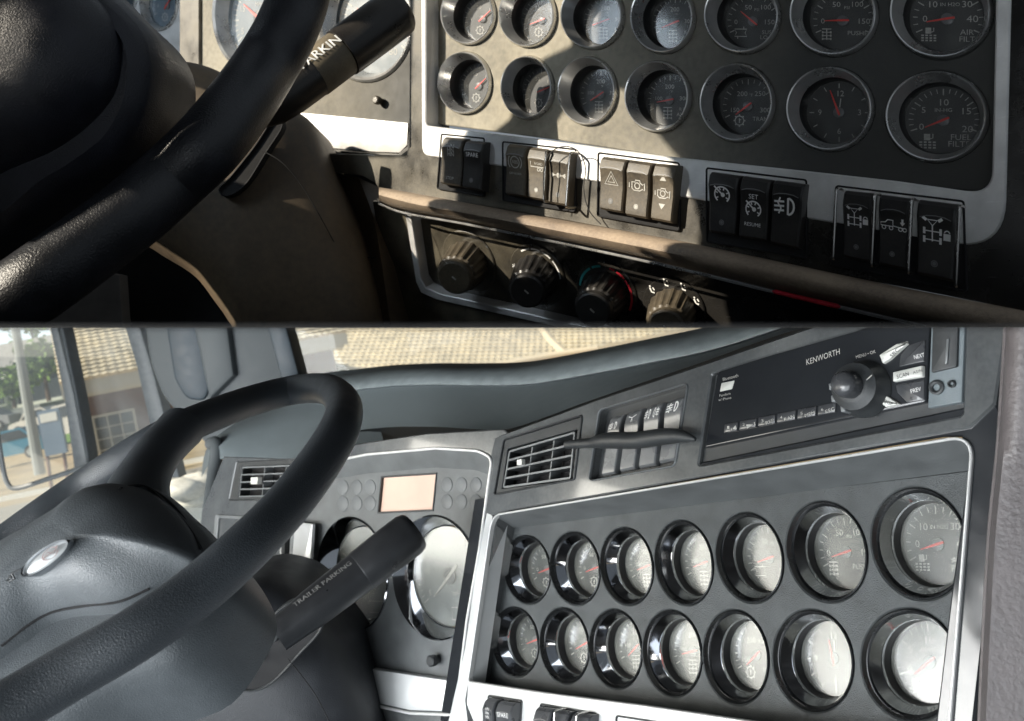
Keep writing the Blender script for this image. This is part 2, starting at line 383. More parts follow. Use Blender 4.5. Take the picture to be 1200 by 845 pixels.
DS = {
 'susp': dialset([('50', -.18, .5, .24), ('100', .42, .5, .24), ('0', -.62, -.02, .24), ('150', .55, -.02, .24)], [('PSI', .12, .42, .14), ('SUSP', .52, -.38, .2), ('LOAD', .52, -.56, .2)], icon=ic_box(-.45, -.4, .22)),
 'pusher': dialset([('50', -.2, .52, .24), ('100', .42, .52, .24), ('0', -.62, -.02, .24), ('150', .62, -.02, .24)], [('PSI', .12, .42, .14), ('PUSHER', .50, -.40, .2)], icon=ic_axle(-.5, -.45, .18)),
 'air': dialset([('10', -.4, .42, .26), ('30', .5, .42, .26), ('0', -.60, 0, .26), ('40', .64, 0, .28)], [('IN H2O', .06, .42, .15), ('AIR', .5, -.38, .22), ('FILT', .5, -.58, .22)], icon=ic_filter(-.5, -.45, .22)),
 'trans': dialset([('200', -.22, .42, .24), ('250', .42, .42, .24), ('150', -.50, -.14, .22), ('300', .6, -.14, .24)], [('°F', .1, .38, .14), ('TRANS', .48, -.44, .2)], icon=ic_gear(-.32, -.5, .16)),
 'fuel': dialset([('10', 0, .52, .27), ('5', -.52, .30, .25), ('15', .58, .26, .27), ('0', -.58, -.20, .27), ('20', .62, -.26, .27)], [('IN-HG', 0, .3, .16), ('FUEL', .45, -.50, .24), ('FILTER', .48, -.70, .24)], 200, -20, 20, 5, ic_filter(-.42, -.62, .24)),
 'axle': dialset([('200', -.02, .5, .24), ('300', .55, .06, .22), ('100', -.48, .06, .2)], [('°F', .05, .32, .13), ('R R', .5, -.34, .17), ('AXLE', .5, -.54, .19)], icon=ic_axle(-.1, -.5, .22)),
 'oil': dialset([('50', -.2, .5, .22), ('100', .45, .4, .22), ('0', -.6, 0, .2)], [('OIL', .4, -.5, .2)], icon=ic_gear(-.15, -.5, .16)),
 'clock': clockmarks}
UPPROF = [(1.03, -.010), (1.03, .001), (1.005, .0042), (.99, .0046), (.965, .0042), (.82, -.0065)]
UPSL = [(.82, -.0065), (.80, -.0085), (.785, -.012), (.785, -.024)]
LOPROF = [(1.04, -.014), (1.04, .0005), (1.015, .0010), (.995, -.0035), (.985, -.0045), (.955, -.0055)]
LORING = [(.965, -.0058), (.960, -.0045), (.945, -.0042), (.845, -.0120), (.830, -.0128), (.822, -.0150)]
LOSL = [(.825, -.0145), (.80, -.0200), (.79, -.0225), (.79, -.031)]

# ---------------------------------------------------------------- switches
def rocker(pl, q, w, parent, m, icon=None, label=None, led=None, htop=.010, wtrace=.010, im=None):
    TL, TR, BR, BL = [pl.uv(x, y, wtrace+w) for x, y in q]
    def f(s, t): return (TL*(1-s)+TR*s)*(1-t)+(BL*(1-s)+BR*s)*t
    prof = [(-.02, -.004), (0, htop*.55), (.05, htop*.85), (.16, htop*1.02), (.21, htop*1.08), (.30, htop*.98), (.55, htop*.84), (.85, htop*.88), (.96, htop*.86), (1, htop*.6), (1.01, -.004)]
    ss = [(0, -.55), (0.02, -.12), (.07, 0), (.93, 0), (.98, -.12), (1, -.55)]
    rows = []
    for t, h in prof:
        rows.append([pl.at(f(0, t), w-.004)]+[pl.at(f(s, t), w+max(-.004, h+dk*htop if h > 0 else h)) for s, dk in ss]+[pl.at(f(1, t), w-.004)])
    o = MB().rings(rows, closed=False).build('rocker_switch', m, parent, ang=25, label=label)
    if o is None: return
    W = ((TR-TL).length+(BR-BL).length)/2; H = ((BL-TL).length+(BR-TR).length)/2; asp = H/W
    def h(t):
        for (t0, h0), (t1, h1) in zip(prof, prof[1:]):
            if t0 <= t <= t1: return h0+(h1-h0)*(t-t0)/(t1-t0)
        return htop
    def F(x, y):            # x in half widths, y in half widths up from the middle
        t = .5-y/(2*asp); return pl.at(f(.5+x/2, t), w+h(t)+.0003)
    if icon:
        mk = MB(); icon(mk, F, asp)
        if mk.f: mk.build('icon', im or M['white'], o)
    if led is not None:
        mk = MB(); stroke(mk, circ(0, -asp*.62, .16), .05, F, True); fill(mk, circ(0, -asp*.62, .11), F); mk.build('indicator_light', M['whitedim'] if led else M['faint'], o)
    # raised chevron line over the upper edge
    mk = MB(); stroke(mk, [(-.8, asp*.56), (-.45, asp*.62), (0, asp*.64), (.45, asp*.62), (.8, asp*.56)], .05, F); mk.build('edge_line', M['faint'], o)
    return o
def i_text(*rows):
    def fn(mk, F, a):
        for t, y, s in rows: text(mk, t, F, 0, y*a, s, 1)
    return fn
def i_hazard(mk, F, a):
    y = .18*a
    for s in (.52, .26): stroke(mk, [(-s, y-s*.6), (s, y-s*.6), (0, y+s*1.05)], .075, F, True)
def i_engine(dy=.15, arrows=False, s=.55):
    def fn(mk, F, a):
        y = dy*a
        stroke(mk, [(-s*.8, y-s*.45), (-s*.8, y+s*.35), (-s*.3, y+s*.35), (-s*.3, y+s*.6), (s*.4, y+s*.6), (s*.4, y+s*.35), (s*.8, y+s*.1), (s*1.1, y+s*.35), (s*1.1, y-s*.6), (s*.8, y-s*.45), (s*.4, y-s*.7), (-s*.5, y-s*.7)], .08, F, True)
        stroke(mk, circ(0, y-.05, s*.38), .08, F, True); stroke(mk, [(-s*1.2, y+s*.2), (-s*1.2, y-s*.4)], .08, F)
        if arrows:
            fill(mk, [(-.28, .42*a), (.28, .42*a), (0, .62*a)], F); fill(mk, [(-.28, -.38*a), (0, -.58*a), (.28, -.38*a)], F)
    return fn
def i_cruise(dy=.3, words=()):
    def fn(mk, F, a):
        y = dy*a; s = .5
        stroke(mk, circ(0, y, s, -50, 230, 20), .09, F)
        for g in (-30, 20, 70, 110, 160, 210): stroke(mk, [(s*.6*math.cos(R(g)), y+s*.6*math.sin(R(g))), (s*.9*math.cos(R(g)), y+s*.9*math.sin(R(g)))], .08, F)
        stroke(mk, [(-.5, y+.5), (.1, y-.05)], .1, F); fill(mk, circ(.05, y, .14), F)
        for t, yy, sz in words: text(mk, t, F, 0, yy*a, sz)
    return fn
def i_fog(mk, F, a, y=.2, s=.6, front=False):
    y *= a
    stroke(mk, [(.15, y-s), (.15, y+s)]+[(.15+s*.75*math.cos(R(g)), y+s*math.sin(R(g))) for g in range(80, -81, -20)], .13, F, True)
    for k in (-1, 0, 1): stroke(mk, [(-.1, y+k*s*.55), (-.75, y+k*s*.55-.05)], .12, F)
    stroke(mk, [(-.35, y+s), (-.5, y+s*.3), (-.3, y-s*.3), (-.45, y-s)], .1, F)
def i_diff(mk, F, a, dy=.22):
    y = dy*a
    for sx in (-1, 1):
        stroke(mk, [(-.15+sx*.3, y+.62), (-.15+sx*.5, y+.78)], .16, F)
        for yy in (.05, -.42):
            stroke(mk, [(-.15+sx*.42, y+yy+.18), (-.15+sx*.42, y+yy-.18)], .13, F)
    for yy in (.05, -.42): stroke(mk, [(-.55, y+yy), (.25, y+yy)], .06, F)
    stroke(mk, [(-.4, y+.66), (.1, y+.66), (-.15, y+.35)], .08, F, True); stroke(mk, [(-.15, y+.4), (-.15, y-.5)], .07, F)
    fill(mk, [(.42, y-.35), (.78, y-.35), (.78, y+.02), (.42, y+.02)], F); stroke(mk, circ(.6, y+.05, .13, 0, 180, 8), .06, F)
def i_truck(mk, F, a):
    y = .2*a
    stroke(mk, [(-.8, y-.1), (-.8, y+.1), (-.5, y+.14), (-.35, y+.32), (0, y+.32), (0, y-.1)], .07, F, True)
    for x in (-.6, -.12, .5, .78): stroke(mk, circ(x, y-.22, .12), .06, F, True)
    stroke(mk, [(0, y-.05), (.5, y-.12), (.78, y-.12)], .06, F); fill(mk, [(.45, y+.25), (.8, y+.25), (.62, y+.02)], F); stroke(mk, [(.62, y+.48), (.62, y+.2)], .14, F)
def i_abs(mk, F, a):
    y = .32*a; stroke(mk, circ(0, y, .42), .08, F, True); text(mk, 'ABS', F, 0, y, .36, 1)
    for g in (1, -1): stroke(mk, circ(0, y, .64, 140 if g > 0 else -40, 220 if g > 0 else 40, 8), .08, F)
    text(mk, 'OFF ROAD', F, 0, y-.85, .24)
def i_trailer(mk, F, a):
    y = .32*a; stroke(mk, [(-.6, y+.3), (-.6, y-.1), (.7, y-.1)], .08, F); text(mk, 'ROAD', F, .2, y+.15, .3)
    for x in (.2, .5): stroke(mk, circ(x, y-.3, .12), .06, F, True)
def i_axlelock(mk, F, a):
    y = .1*a; stroke(mk, [(-.7, y), (.7, y)], .07, F); fill(mk, circ(0, y, .2), F)
    for s in (-1, 1): fill(mk, [(s*.65, y+.2), (s*.65, y-.2), (s*.3, y)], F)
def i_spraylines(mk, F, a):
    for k in range(3): text(mk, 'HN', F, 0, (.62-.16*k)*a, .42)
    text(mk, 'STOP', F, 0, -.7*a, .3)
def guard(pl, top, bot, w, parent, h=.013, r=.0009):
    a0, a1 = pl.P(*top, w), pl.P(*bot, w)
    # trace the outer bar at its own height
    b0, b1 = pl.P(*top, w+h), pl.P(*bot, w+h); d = (b1-b0)
    pts = [b0-pl.N*(h+.004)+d*.02, b0-pl.N*h*.5, b0+d*.02-pl.N*.001, b0+d*.10, b0+d*.5, b0+d*.92, b1-d*.01-pl.N*.001, b1-pl.N*h*.5, b1-pl.N*(h+.004)-d*.02]
    MB().tube(catmull(pts, 5, False), r, 8).build('switch_guard', M['wire'], parent)

def pillow(pl, out, levels, c=None):
    c = c or sum(out, Vector((0, 0)))/len(out)
    return MB().rings([[pl.at(c+(q-c)*s, w) for q in out] for s, w in levels], False, True)
DOME = [(1, -.06), (1, -.006), (.995, 0), (.975, .006), (.94, .012), (.88, .018), (.78, .024), (.64, .029), (.48, .033), (.3, .035), (.12, .036)]

# ================================================================ UPPER CAB (dusty)
CLIP = 1
T = Plane(700, 1, -.12, (850, 120, .60))
def px(pl, pts, w=0): return [pl.uv(x, y, w) for x, y in pts]
# sheet added between the two cabs to keep the sun off the lower one
sh = MB().box((-.3, 1.16, 0), Vector((1.8, 0, 0)), Vector((0, 1.06, 0)), Vector((0, 0, .00008))).build('sun_block_sheet', M['void'], clip=0)
tag(sh, 'thin black divider sheet added between the two dashes to keep sun off the lower one', 'divider')

ip = thing('gauge_panel', 'dusty black gauge panel in a worn silver frame, in the upper picture', 'gauge panel', T.P(830, 370))
# silver frame and its sloped inner walls; plate sits deeper
gU = [(516,576,62,133),(590,649,67,139),(657,723,68,146),(735,809,73,154),(823,907,76,165),(924,1023,80,176),(1040,1157,85,189)]
gV = [(520,581,-18,52),(588,652,-18,55),(660,731,-19,57),(742,814,-20,62),(828,914,-24,62),(928,1028,-30,65),(1045,1162,-38,68)]
plate = px(T, [(505,-60), (1180,-90), (1176,225), (1100,222), (960,204), (780,184), (640,162), (503,144)])
holes = []
for g in gU+gV:
    c, b = ell(T, g, 0); holes.append([c+q*1.035 for q in b])
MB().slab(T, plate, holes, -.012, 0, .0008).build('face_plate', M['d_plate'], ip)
WF = .016
inner_f = rounded(px(T, [(499,-60), (1169,-90), (1162,228), (1050,212), (960,202), (780,183), (640,164), (499,147)], WF), [0,0,.014,0,0,0,0,.004], 8)
outer_f = rounded(px(T, [(493,-60), (1187,-90), (1177,297), (981,262), (829,236), (700,213), (590,195), (494,182)], WF), [0,0,.030,0,0,0,0,.009], 10)
inner_p = rounded(px(T, [(513,-60), (1185,-90), (1178,234), (1053,217), (963,206), (783,187), (643,167), (507,149)], .001), [0,0,.014,0,0,0,0,.004], 8)
MB().slab(T, outer_f, [inner_f], -.004, WF, .001).build('silver_trim', M['d_silver'], ip)
MB().rings([[T.at(q, WF-.0012) for q in inner_f], [T.at(q, .0008) for q in inner_p]]).build('sloped_inner_wall', M['d_silver'], ip, ang=60)
# black surround
blk = px(T, [(482,-80), (1230,-110), (1230,372), (1190,362), (1025,330), (800,284), (660,258), (560,240), (447,226), (440,214), (425,206), (330,196), (330,178), (470,182), (482,172)], WF-.003)
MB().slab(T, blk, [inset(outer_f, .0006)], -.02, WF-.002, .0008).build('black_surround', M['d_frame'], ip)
GD = ['susp','pusher','air']
info = [('oil', 40), ('oil', 20), ('axle', 210), ('axle', 190), ('trans', 215), ('clock', 110), ('fuel', 205)]
lab2 = ['leftmost lower-row gauge half in shade', 'lower-row gauge with red needle beside the curved shadow', 'lower-row gauge with dusty sunlit lower rim', 'lower-row axle temperature gauge reading 200 and 300', 'TRANS temperature gauge', 'round analogue clock', 'FUEL FILTER gauge marked IN-HG']
for i, g in enumerate(gU):
    k, a = info[i]; ln = (.52, .18, a) if k != 'clock' else (.75, .1, a)
    gauge(T, g, ip, M['d_chrome'], UPPROF, (.785, -.0185), lab2[i], DS[k], ln, GL_D, M['d_dial'], sleeve=UPSL)
info2 = [('oil', 40), ('oil', 200), ('axle', 200), ('axle', 200), ('susp', 140), ('pusher', 182), ('air', 190)]
lab1 = ['leftmost upper-row gauge, cut by the photo edge', 'second upper-row gauge with sunlit dusty glass', 'third upper-row gauge with pale blue glare', 'fourth upper-row gauge reading 200 and 300', 'SUSP LOAD gauge', 'PUSHER pressure gauge', 'AIR FILT gauge marked IN H2O']
for i, g in enumerate(gV):
    k, a = info2[i]
    gauge(T, g, ip, M['d_chrome'], UPPROF, (.785, -.0185), lab1[i], DS[k], (.55, .2, a), GL_D, M['d_dial'], sleeve=UPSL)
# switch banks
def bank(q, pl=T, w=WF, parent=ip, m=None):
    u = rounded(px(pl, q, w), .0012, 3)
    MB().slab(pl, inset(u, -.0012), [u], w-.006, w+.0009, .0004).sheet(pl, u, [], w-.0005).build('switch_bezel', m or M['void'], parent)
banks = [[(518,158),(567,163),(566,229),(513,220)], [(590,167),(674,176),(673,247),(590,234)], [(702,180),(795,192),(795,269),(701,252)], [(829,198),(944,212),(944,301),(829,282)], [(981,219),(1128,237),(1131,340),(976,309)]]
for q in banks: bank(q)
S, SC = M['d_switch'], M['d_switch_clean']
sw = [([(517,160),(542,162),(538,219),(513,215)], S, i_spraylines, 'dusty rocker switch lettered STOP', None),
 ([(543,164),(566,166),(562,224),(539,220)], SC, i_text(('SPARE', .42, .46)), 'blank rocker switch lettered SPARE', 0),
 ([(592,168),(616,171),(614,231),(590,228)], S, i_abs, 'rocker switch with ABS ring symbol', None),
 ([(618,172),(641,175),(638,236),(616,232)], S, i_trailer, 'rocker switch with trailer symbol', 1),
 ([(643,175),(668,179),(664,242),(640,238)], S, i_axlelock, 'rocker switch with axle lock symbol between wire guards', 0),
 ([(702,183),(733,187),(728,250),(700,245)], S, i_hazard, 'hazard rocker switch with a triangle', 0),
 ([(734,187),(763,191),(757,257),(730,252)], S, i_engine(), 'rocker switch with one engine symbol', 1),
 ([(765,191),(793,194),(786,262),(760,257)], S, i_engine(0, True), 'rocker switch with engine symbol between two arrows', None),
 ([(829,201),(865,206),(860,276),(829,272)], SC, i_cruise(), 'black rocker switch with cruise dial symbol', 0),
 ([(867,206),(902,211),(897,283),(863,278)], SC, i_cruise(-.02, (('SET', .38, .42), ('RESUME', -.52, .32))), 'black rocker switch lettered SET RESUME', None),
 ([(904,211),(942,216),(934,292),(900,285)], SC, lambda mk, F, a: i_fog(mk, F, a, .25, .5), 'black rocker switch with fog lamp symbol', None),
 ([(987,223),(1022,227),(1019,308),(986,301)], SC, i_diff, 'glossy black rocker with axle and padlock symbol, left of three', 0),
 ([(1029,228),(1066,233),(1061,317),(1028,310)], SC, i_truck, 'glossy black rocker with towing truck symbol', 0),
 ([(1074,234),(1121,240),(1116,331),(1072,321)], SC, lambda mk, F, a: i_diff(mk, F, a, .2), 'glossy black rocker with axle and padlock symbol, right of three', 0)]
for q, m, ic, lb, led in sw: rocker(T, q, WF, ip, m, ic, lb, led, im=M['whitedim'] if m is S else M['white'])
for a, b in (((980,221),(976,304)), ((1025,227),(1021,312)), ((1068,233),(1064,320)), ((1124,241),(1120,336)), ((640,176),(637,236)), ((668,178),(663,243))): guard(T, a, b, WF, ip, .014)
wr = MB().tube(catmull([T.P(638,238,.034), T.P(637,205,.036), T.P(643,182,.035), T.P(658,172,.033), T.P(676,176,.031), T.P(686,196,.028), T.P(684,222,.026), T.P(690,246,.023), T.P(704,263,.020)], 8, False), .00045, 6).build('loose_wire_shadow', M['brown'])  # dark loop stands mostly for shadow lines, partly for a real wire
tag(wr, 'thin dark wire, standing mostly for shadow lines, looped over the guarded dusty rocker switches', 'wire')

# padded ledge
TL_ = Plane(700, 1, -.12, (850, 120, .60))
def ribbon(lines, name, m, parent=None, ang=60, sub=5):
    L_ = [catmull([X(*p) for p in ln], sub, False) for ln in lines]
    return MB().rings(L_, closed=False).build(name, m, parent, ang=ang)
def tp(x, y, w): p = T.P(x, y, w); return (x, y, p.y)
led = thing('padded_ledge', 'dusty brown padded ledge running below the upper row of rocker switches', 'ledge', T.P(700, 300))
ux = [(444,219),(500,229),(560,240),(660,258),(800,283),(1025,330),(1190,362),(1260,376)]
lx = [(444,236),(473,247),(545,260),(640,279),(780,309),(920,343),(1084,381),(1180,404)]
lines = []
for t, w in ((0, .012), (.02, .022), (.12, .030), (.3, .035), (.55, .036), (.78, .031), (.92, .022), (1, .010)):
    lines.append([tp(a[0]*(1-t)+b[0]*t, a[1]*(1-t)+b[1]*t, w) for a, b in zip(ux, lx)])
ribbon(lines, 'padding', M['d_pad'], led)
MB().tube(catmull([X(*tp(x, y+2.5, .022)) for x, y in lx], 6, False), .0011, 8).build('chrome_strip', M['d_chrome'], led)
rl = MB().tube(catmull([X(*tp(x, y, .024)) for x, y in ((905,341),(930,347),(960,354),(985,360))], 5, False), [.0004]+[.0016]*14+[.0004], 8).build('red_trim_insert', M['redprint'], led)

# climate panel, lower and set back
K = Plane(900, 1, -.75, (640, 320, .74))
cl = thing('climate_control', 'dark climate control panel with four ribbed knobs under the dusty ledge', 'climate control', K.P(640, 380))
cf = rounded(px(K, [(484,256), (560,262), (700,292), (880,335), (1130,395), (1130,460), (700,430), (497,345)]), .004, 4)
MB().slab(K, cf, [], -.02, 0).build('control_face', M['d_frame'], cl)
so_ = px(K, [(474,248), (560,256), (700,284), (1150,388), (1150,480), (900,455), (690,392), (510,351), (493,343), (487,330)], .012)
si_ = px(K, [(482,254), (560,262), (700,291), (1150,397), (1150,470), (900,445), (690,384), (514,344), (499,337), (493,327)], .012)
MB().slab(K, so_, [si_], -.01, .012, .0008).build('silver_surround', M['d_silver'], cl)
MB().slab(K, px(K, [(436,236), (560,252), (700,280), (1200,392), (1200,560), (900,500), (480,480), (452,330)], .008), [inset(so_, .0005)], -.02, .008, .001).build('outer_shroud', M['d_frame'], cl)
def knob(x, y, cxp, cyp, r, marks, label, dusty):
    c = K.uv(x, y, 0); k = r/1000*K.P(x, y).y
    mk = MB().rings([[K.at(c+Vector((math.cos(a), math.sin(a)))*k*s, w) for a in [2*math.pi*i/32 for i in range(32)]] for s, w in ((1.3, -.002), (1.3, .001), (1.26, .0018), (.2, .0018))])
    o = mk.build('knob_base', M['d_frame'], cl, label=label)
    if not o: return
    p0 = K.at(c, .002); p1 = X(cxp, cyp, p0.y-.030); ax = (p1-p0).normalized(); L = (p1-p0).length; e1 = ax.orthogonal().normalized(); e2 = ax.cross(e1)
    rg = []
    n = 72
    for t, s, rib in ((0, .86, 0), (.08, .88, 1), (.5, .80, 1), (.80, .74, 1), (.84, .70, 0), (.90, .72, 0), (.97, .68, 0), (1, .60, 0), (.99, .3, 0), (.985, .05, 0)):
        rg.append([p0+ax*L*t+(e1*math.cos(a)+e2*math.sin(a))*k*s*(1+(.06 if rib and (i % 4) < 2 else 0)) for i, a in enumerate([2*math.pi*i/n for i in range(n)])])
    MB().rings(rg, False, True).build('knob', M['d_switch'] if dusty else M['d_switch_clean'], o, ang=30)
    f = lambda a, b: K.at(c+Vector((a, b))*k*1.0, .0022)
    for m, fn in marks:
        q = MB(); fn(q, f); q.build('scale_marking', m, o)
    tick = MB().box(p1+(p0-p1).normalized()*.001+ax*.0012, e1*.0004, (ax.cross(e1))*.0022, ax*.0006); tick.build('pointer', M['whitedim'], o)
knob(550, 306, 532, 326, 30, [], 'leftmost ribbed knob, sunlit on top', True)
knob(630, 322, 617, 342, 30, [(M['white'], lambda q, f: [stroke(q, circ(0, 0, 1.12, a, b, 6), .07, f) for a, b in ((130, 108), (104, 82), (78, 56), (50, 10))]+[text(q, '*', f, -1.05, 0, .5)])], 'fan knob with white scale', False)
knob(711, 343, 694, 364, 31, [(M['tealprint'], lambda q, f: [stroke(q, circ(0, 0, 1.12, a, b, 6), .09, f) for a, b in ((180, 130), (125, 105))]), (M['redprint'], lambda q, f: [stroke(q, circ(0, 0, 1.12, a, b, 6), .09, f) for a, b in ((85, 74), (70, 50), (46, -20))])], 'temperature knob with teal and red scale', False)
def modes(q, f):
    for a in (150, 112, 74, 36):
        x, y = 1.08*math.cos(R(a)), 1.08*math.sin(R(a)); stroke(q, [(x-.1, y+.1), (x, y-.06), (x+.12, y-.06)], .06, f); stroke(q, [(x+.02, y+.14), (x+.1, y+.05)], .05, f); fill(q, circ(x-.1, y+.16, .04, n=6), f)
knob(790, 362, 780, 384, 31, [(M['white'], modes)], 'air direction knob with four white symbols', True)

# upper instrument cluster (driver side)
TC = Plane(1000, 1, -.05, (490, 100, .90))
ic = thing('instrument_cluster', 'sunlit dusty instrument cluster with a round gauge behind the upper lever', 'instrument cluster', TC.P(420, 190))
big = [(250,330,-50,82), (374,486,-52,96)]
outer = px(TC, [(236,-90), (484,-90), (482,150), (480,172), (470,181), (440,180), (300,168), (236,160)])
hl = []
for g in big:
    c, b = ell(TC, g, 0); hl.append([c+q*1.01 for q in b])
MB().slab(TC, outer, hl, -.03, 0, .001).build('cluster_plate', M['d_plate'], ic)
MB().prism(TC, px(TC, [(300,127), (478,144), (477,170), (468,179), (440,178), (300,166)], .003), 0, .003, .0006).build('silver_plate', M['d_silver'], ic)
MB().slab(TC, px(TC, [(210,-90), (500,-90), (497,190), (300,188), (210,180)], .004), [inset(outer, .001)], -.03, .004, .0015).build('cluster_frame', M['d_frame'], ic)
for g, lb in zip(big, ('big gauge left of the upper rim', 'big gauge behind the upper lever')):
    gauge(TC, g, ic, M['d_chrome'], [(1.01, -.03), (1.01, .001), (.98, .003), (.93, .001), (.82, -.014), (.82, -.022)], (.82, -.019), lb, dialset([('5', -.6, -.3, .2), ('15', -.6, .2, .2), ('35', .3, .6, .2), ('60', .62, .0, .2), ('80', .4, -.55, .2)], [('MPH', 0, .3, .14)], 215, -35, 32, 4), (.6, .2, 150), GL_D, M['d_dialblue'])
MB().rings([[TC.at(TC.uv(447,119)+Vector((math.cos(a), math.sin(a)))*r, w) for a in [2*math.pi*i/20 for i in range(20)]] for r, w in ((.0035, 0), (.0035, .004), (.0045, .0045), (.0045, .009), (.003, .0105))], False, True).build('trip_knob', M['d_switch'], ic)
# left gauge pod
pod = thing('side_gauge_pod', 'worn silver pod of small round gauges at the upper left corner', 'gauge pod', X(190, 80, 1.05))
PP = Plane(1000, 1, -.05, (490, 100, .97))
pg = [(165,209,-28,36), (110,162,-36,22), (165,209,48,100), (112,160,38,90)]
hl = []
for g in pg:
    c, b = ell(PP, g, 0); hl.append([c+q for q in b])
MB().slab(PP, px(PP, [(90,-90), (222,-90), (218,140), (90,140)]), hl, -.03, 0, .001).build('pod_plate', M['d_silver'], pod)
MB().prism(PP, px(PP, [(224,-90), (241,-90), (235,140), (219,140)], .012), -.02, .014, .002).build('silver_edge', M['d_silver'], pod)
for g in pg: gauge(PP, g, pod, M['d_chrome'], [(1, -.01), (1, .003), (.93, .003), (.82, -.010), (.82, -.014)], (.82, -.013), None, DS['oil'], (.6, .2, 50), GL_D, M['d_dialblue'])

# steering wheel, column, lever
def rim(path, rr, name, m, parent, n=40):
    c = catmull([X(x, y, rr*1000/r) for x, y, r in path], 12, False)
    MB().tube(c, rr, n).build(name, m, parent, ang=180)
st = thing('steering_wheel', 'black leather steering wheel crossing the dusty upper dash', 'steering wheel', X(90, 360, .45))
rim([(330,-130,39), (348,-80,37), (354,-40,35.5), (349,0,35), (333,40,35.5), (311,78,36), (283,120,38), (243,170,40), (203,208,40), (160,246,41), (105,288,42), (50,328,43), (0,362,43), (-60,398,43), (-140,440,43)], .0168, 'rim', M['d_leather'], st)
HP = frontal(.42)
hub = catmull(px(HP, [(-40,-80), (60,-70), (131,-8), (166,26), (182,56), (185,90), (176,138), (150,181), (104,217), (59,245), (0,292), (-60,310), (-80,120)]), 5)
pillow(HP, hub, [(1, -.05), (1, -.012), (.99, -.004), (.96, .004), (.90, .010), (.80, .014), (.79, .011)]).build('hub', M['d_hub'], st, ang=60)
pad = catmull(px(HP, [(-30,-80), (40,-70), (108,-6), (132,30), (137,70), (122,118), (70,166), (4,196), (-50,215), (-70,90)], .016), 5)
pillow(HP, pad, [(1, .004), (1, .012), (.985, .016), (.95, .020), (.85, .027), (.7, .033), (.5, .038), (.25, .041)]).build('horn_pad', M['d_hub'], st, ang=60)
sc_ = thing('steering_column', 'dusty brown steering column shroud below the upper wheel', 'steering column', X(300, 380, .7))
CP = frontal(.80)
col1 = catmull(px(CP, [(150,60), (190,67), (222,69), (258,82), (300,112), (349,129), (368,154), (385,199), (402,236), (425,300), (440,420), (330,460), (262,372), (226,326), (177,294), (120,250), (120,120)]), 5)
pillow(CP, col1, [(1, -.10), (1, -.02), (.99, -.008), (.96, .004), (.9, .014), (.8, .022), (.62, .03), (.4, .035), (.2, .037)]).build('shroud', M['d_pad_dark'], sc_, ang=60)
SP_ = frontal(.755)
sl_ = catmull(px(SP_, [(322,140), (300,172), (278,200), (266,214), (258,222), (262,228), (274,226), (290,212), (310,180), (330,148)]), 5)
MB().slab(SP_, inset(sl_, -.0015), [sl_], -.01, .001, .0006).sheet(SP_, sl_, [], -.001).build('lever_slot', M['void'], sc_)
ss = catmull([X(306,176,.752), X(330,190,.750), (X(352,215,.755)), X(376,255,.768), X(400,300,.785)], 8, False)
MB().tube(ss, .0004, 5).build('shroud_seam', M['void'], sc_)
kn = thing('knee_panel', 'dark brown knee panel curving down left of the climate control', 'dash panel', X(420, 380, .8))
ribbon([[(380,200,.92), (392,240,.92), (400,290,.92), (410,400,.92)], [(396,203,.86), (410,245,.86), (420,292,.86), (430,400,.86)], [(420,208,.84), (436,250,.82), (446,300,.82), (460,400,.82)], [(443,219,.86), (450,260,.85), (462,310,.84), (480,400,.84)], [(448,232,.9), (456,262,.9), (470,312,.9), (490,400,.9)]], 'upper_curve', M['d_pad_dark'], kn)
MB().tube(catmull([X(400,287,.835), X(420,298,.835), X(433,302,.83), X(450,301,.83)], 5, False), .0006, 5).build('panel_seam', M['void'], kn)
gp = thing('lower_cover', 'light grey cover low on the left behind the upper steering wheel', 'dash panel', X(100, 380, .95))
MB().prism(frontal(.95), px(frontal(.95), [(40,300), (140,322), (150,470), (-20,470), (-60,360)]), -.02, 0, .002).build('cover', M['d_grey'], gp)
MB().slab(frontal(1.02), px(frontal(1.02), [(-260,150), (560,190), (560,520), (-260,520)]), [], -.01, 0).build('footwell_back', M['void'], gp)
ct = thing('wheel_control', 'small black switch stub beside the left end of the upper rim', 'switch', X(60, 290, .5))
MB().prism(frontal(.5), rounded(px(frontal(.5), [(46,264), (62,254), (72,284), (58,296)]), .001), -.02, 0, .001).build('stub', M['d_lever'], ct)
MB().tube([X(-20, 322, .49), X(20,300,.49), X(46,283,.49)], .0015, 8).build('chrome_edge', M['d_chrome'], ct)

def lever(name, label, b, t, Yb, Yt, prof, mg, mc, txt, tpos, span, parent_clip, textm, tsize, th0, dust_span=None):
    p0, p1 = X(*b, Yb), X(*t, Yt); ax = (p1-p0); L = ax.length; ax.normalize()
    up = Vector((0, 0, 1)); e1 = (up-ax*up.dot(ax)).normalized(); tocam = (-(p0+p1)/2); e2 = (tocam-ax*tocam.dot(ax)-e1*tocam.dot(e1)).normalized()
    root = thing(name, label, 'lever', p0)
    def rg(tt, r, n=36): return [p0+ax*L*tt+(e1*math.cos(a)+e2*math.sin(a))*r for a in [2*math.pi*i/n for i in range(n)]]
    segs = {}
    for nm, m, pr in prof: MB().rings([rg(tt, r) for tt, r in pr], True, True).build(nm, m, root, ang=35)
    q = MB(); r0 = tpos[1]
    def F(x, y):
        a = th0-y/r0; tt = tpos[0]+x/L; return p0+ax*L*tt+(e1*math.cos(a)+e2*math.sin(a))*(r0+.0004)
    text(q, txt, F, 0, 0, tsize, 1.05, 0, .03); q.build('lettering', textm, root)
    return root
r = .0165
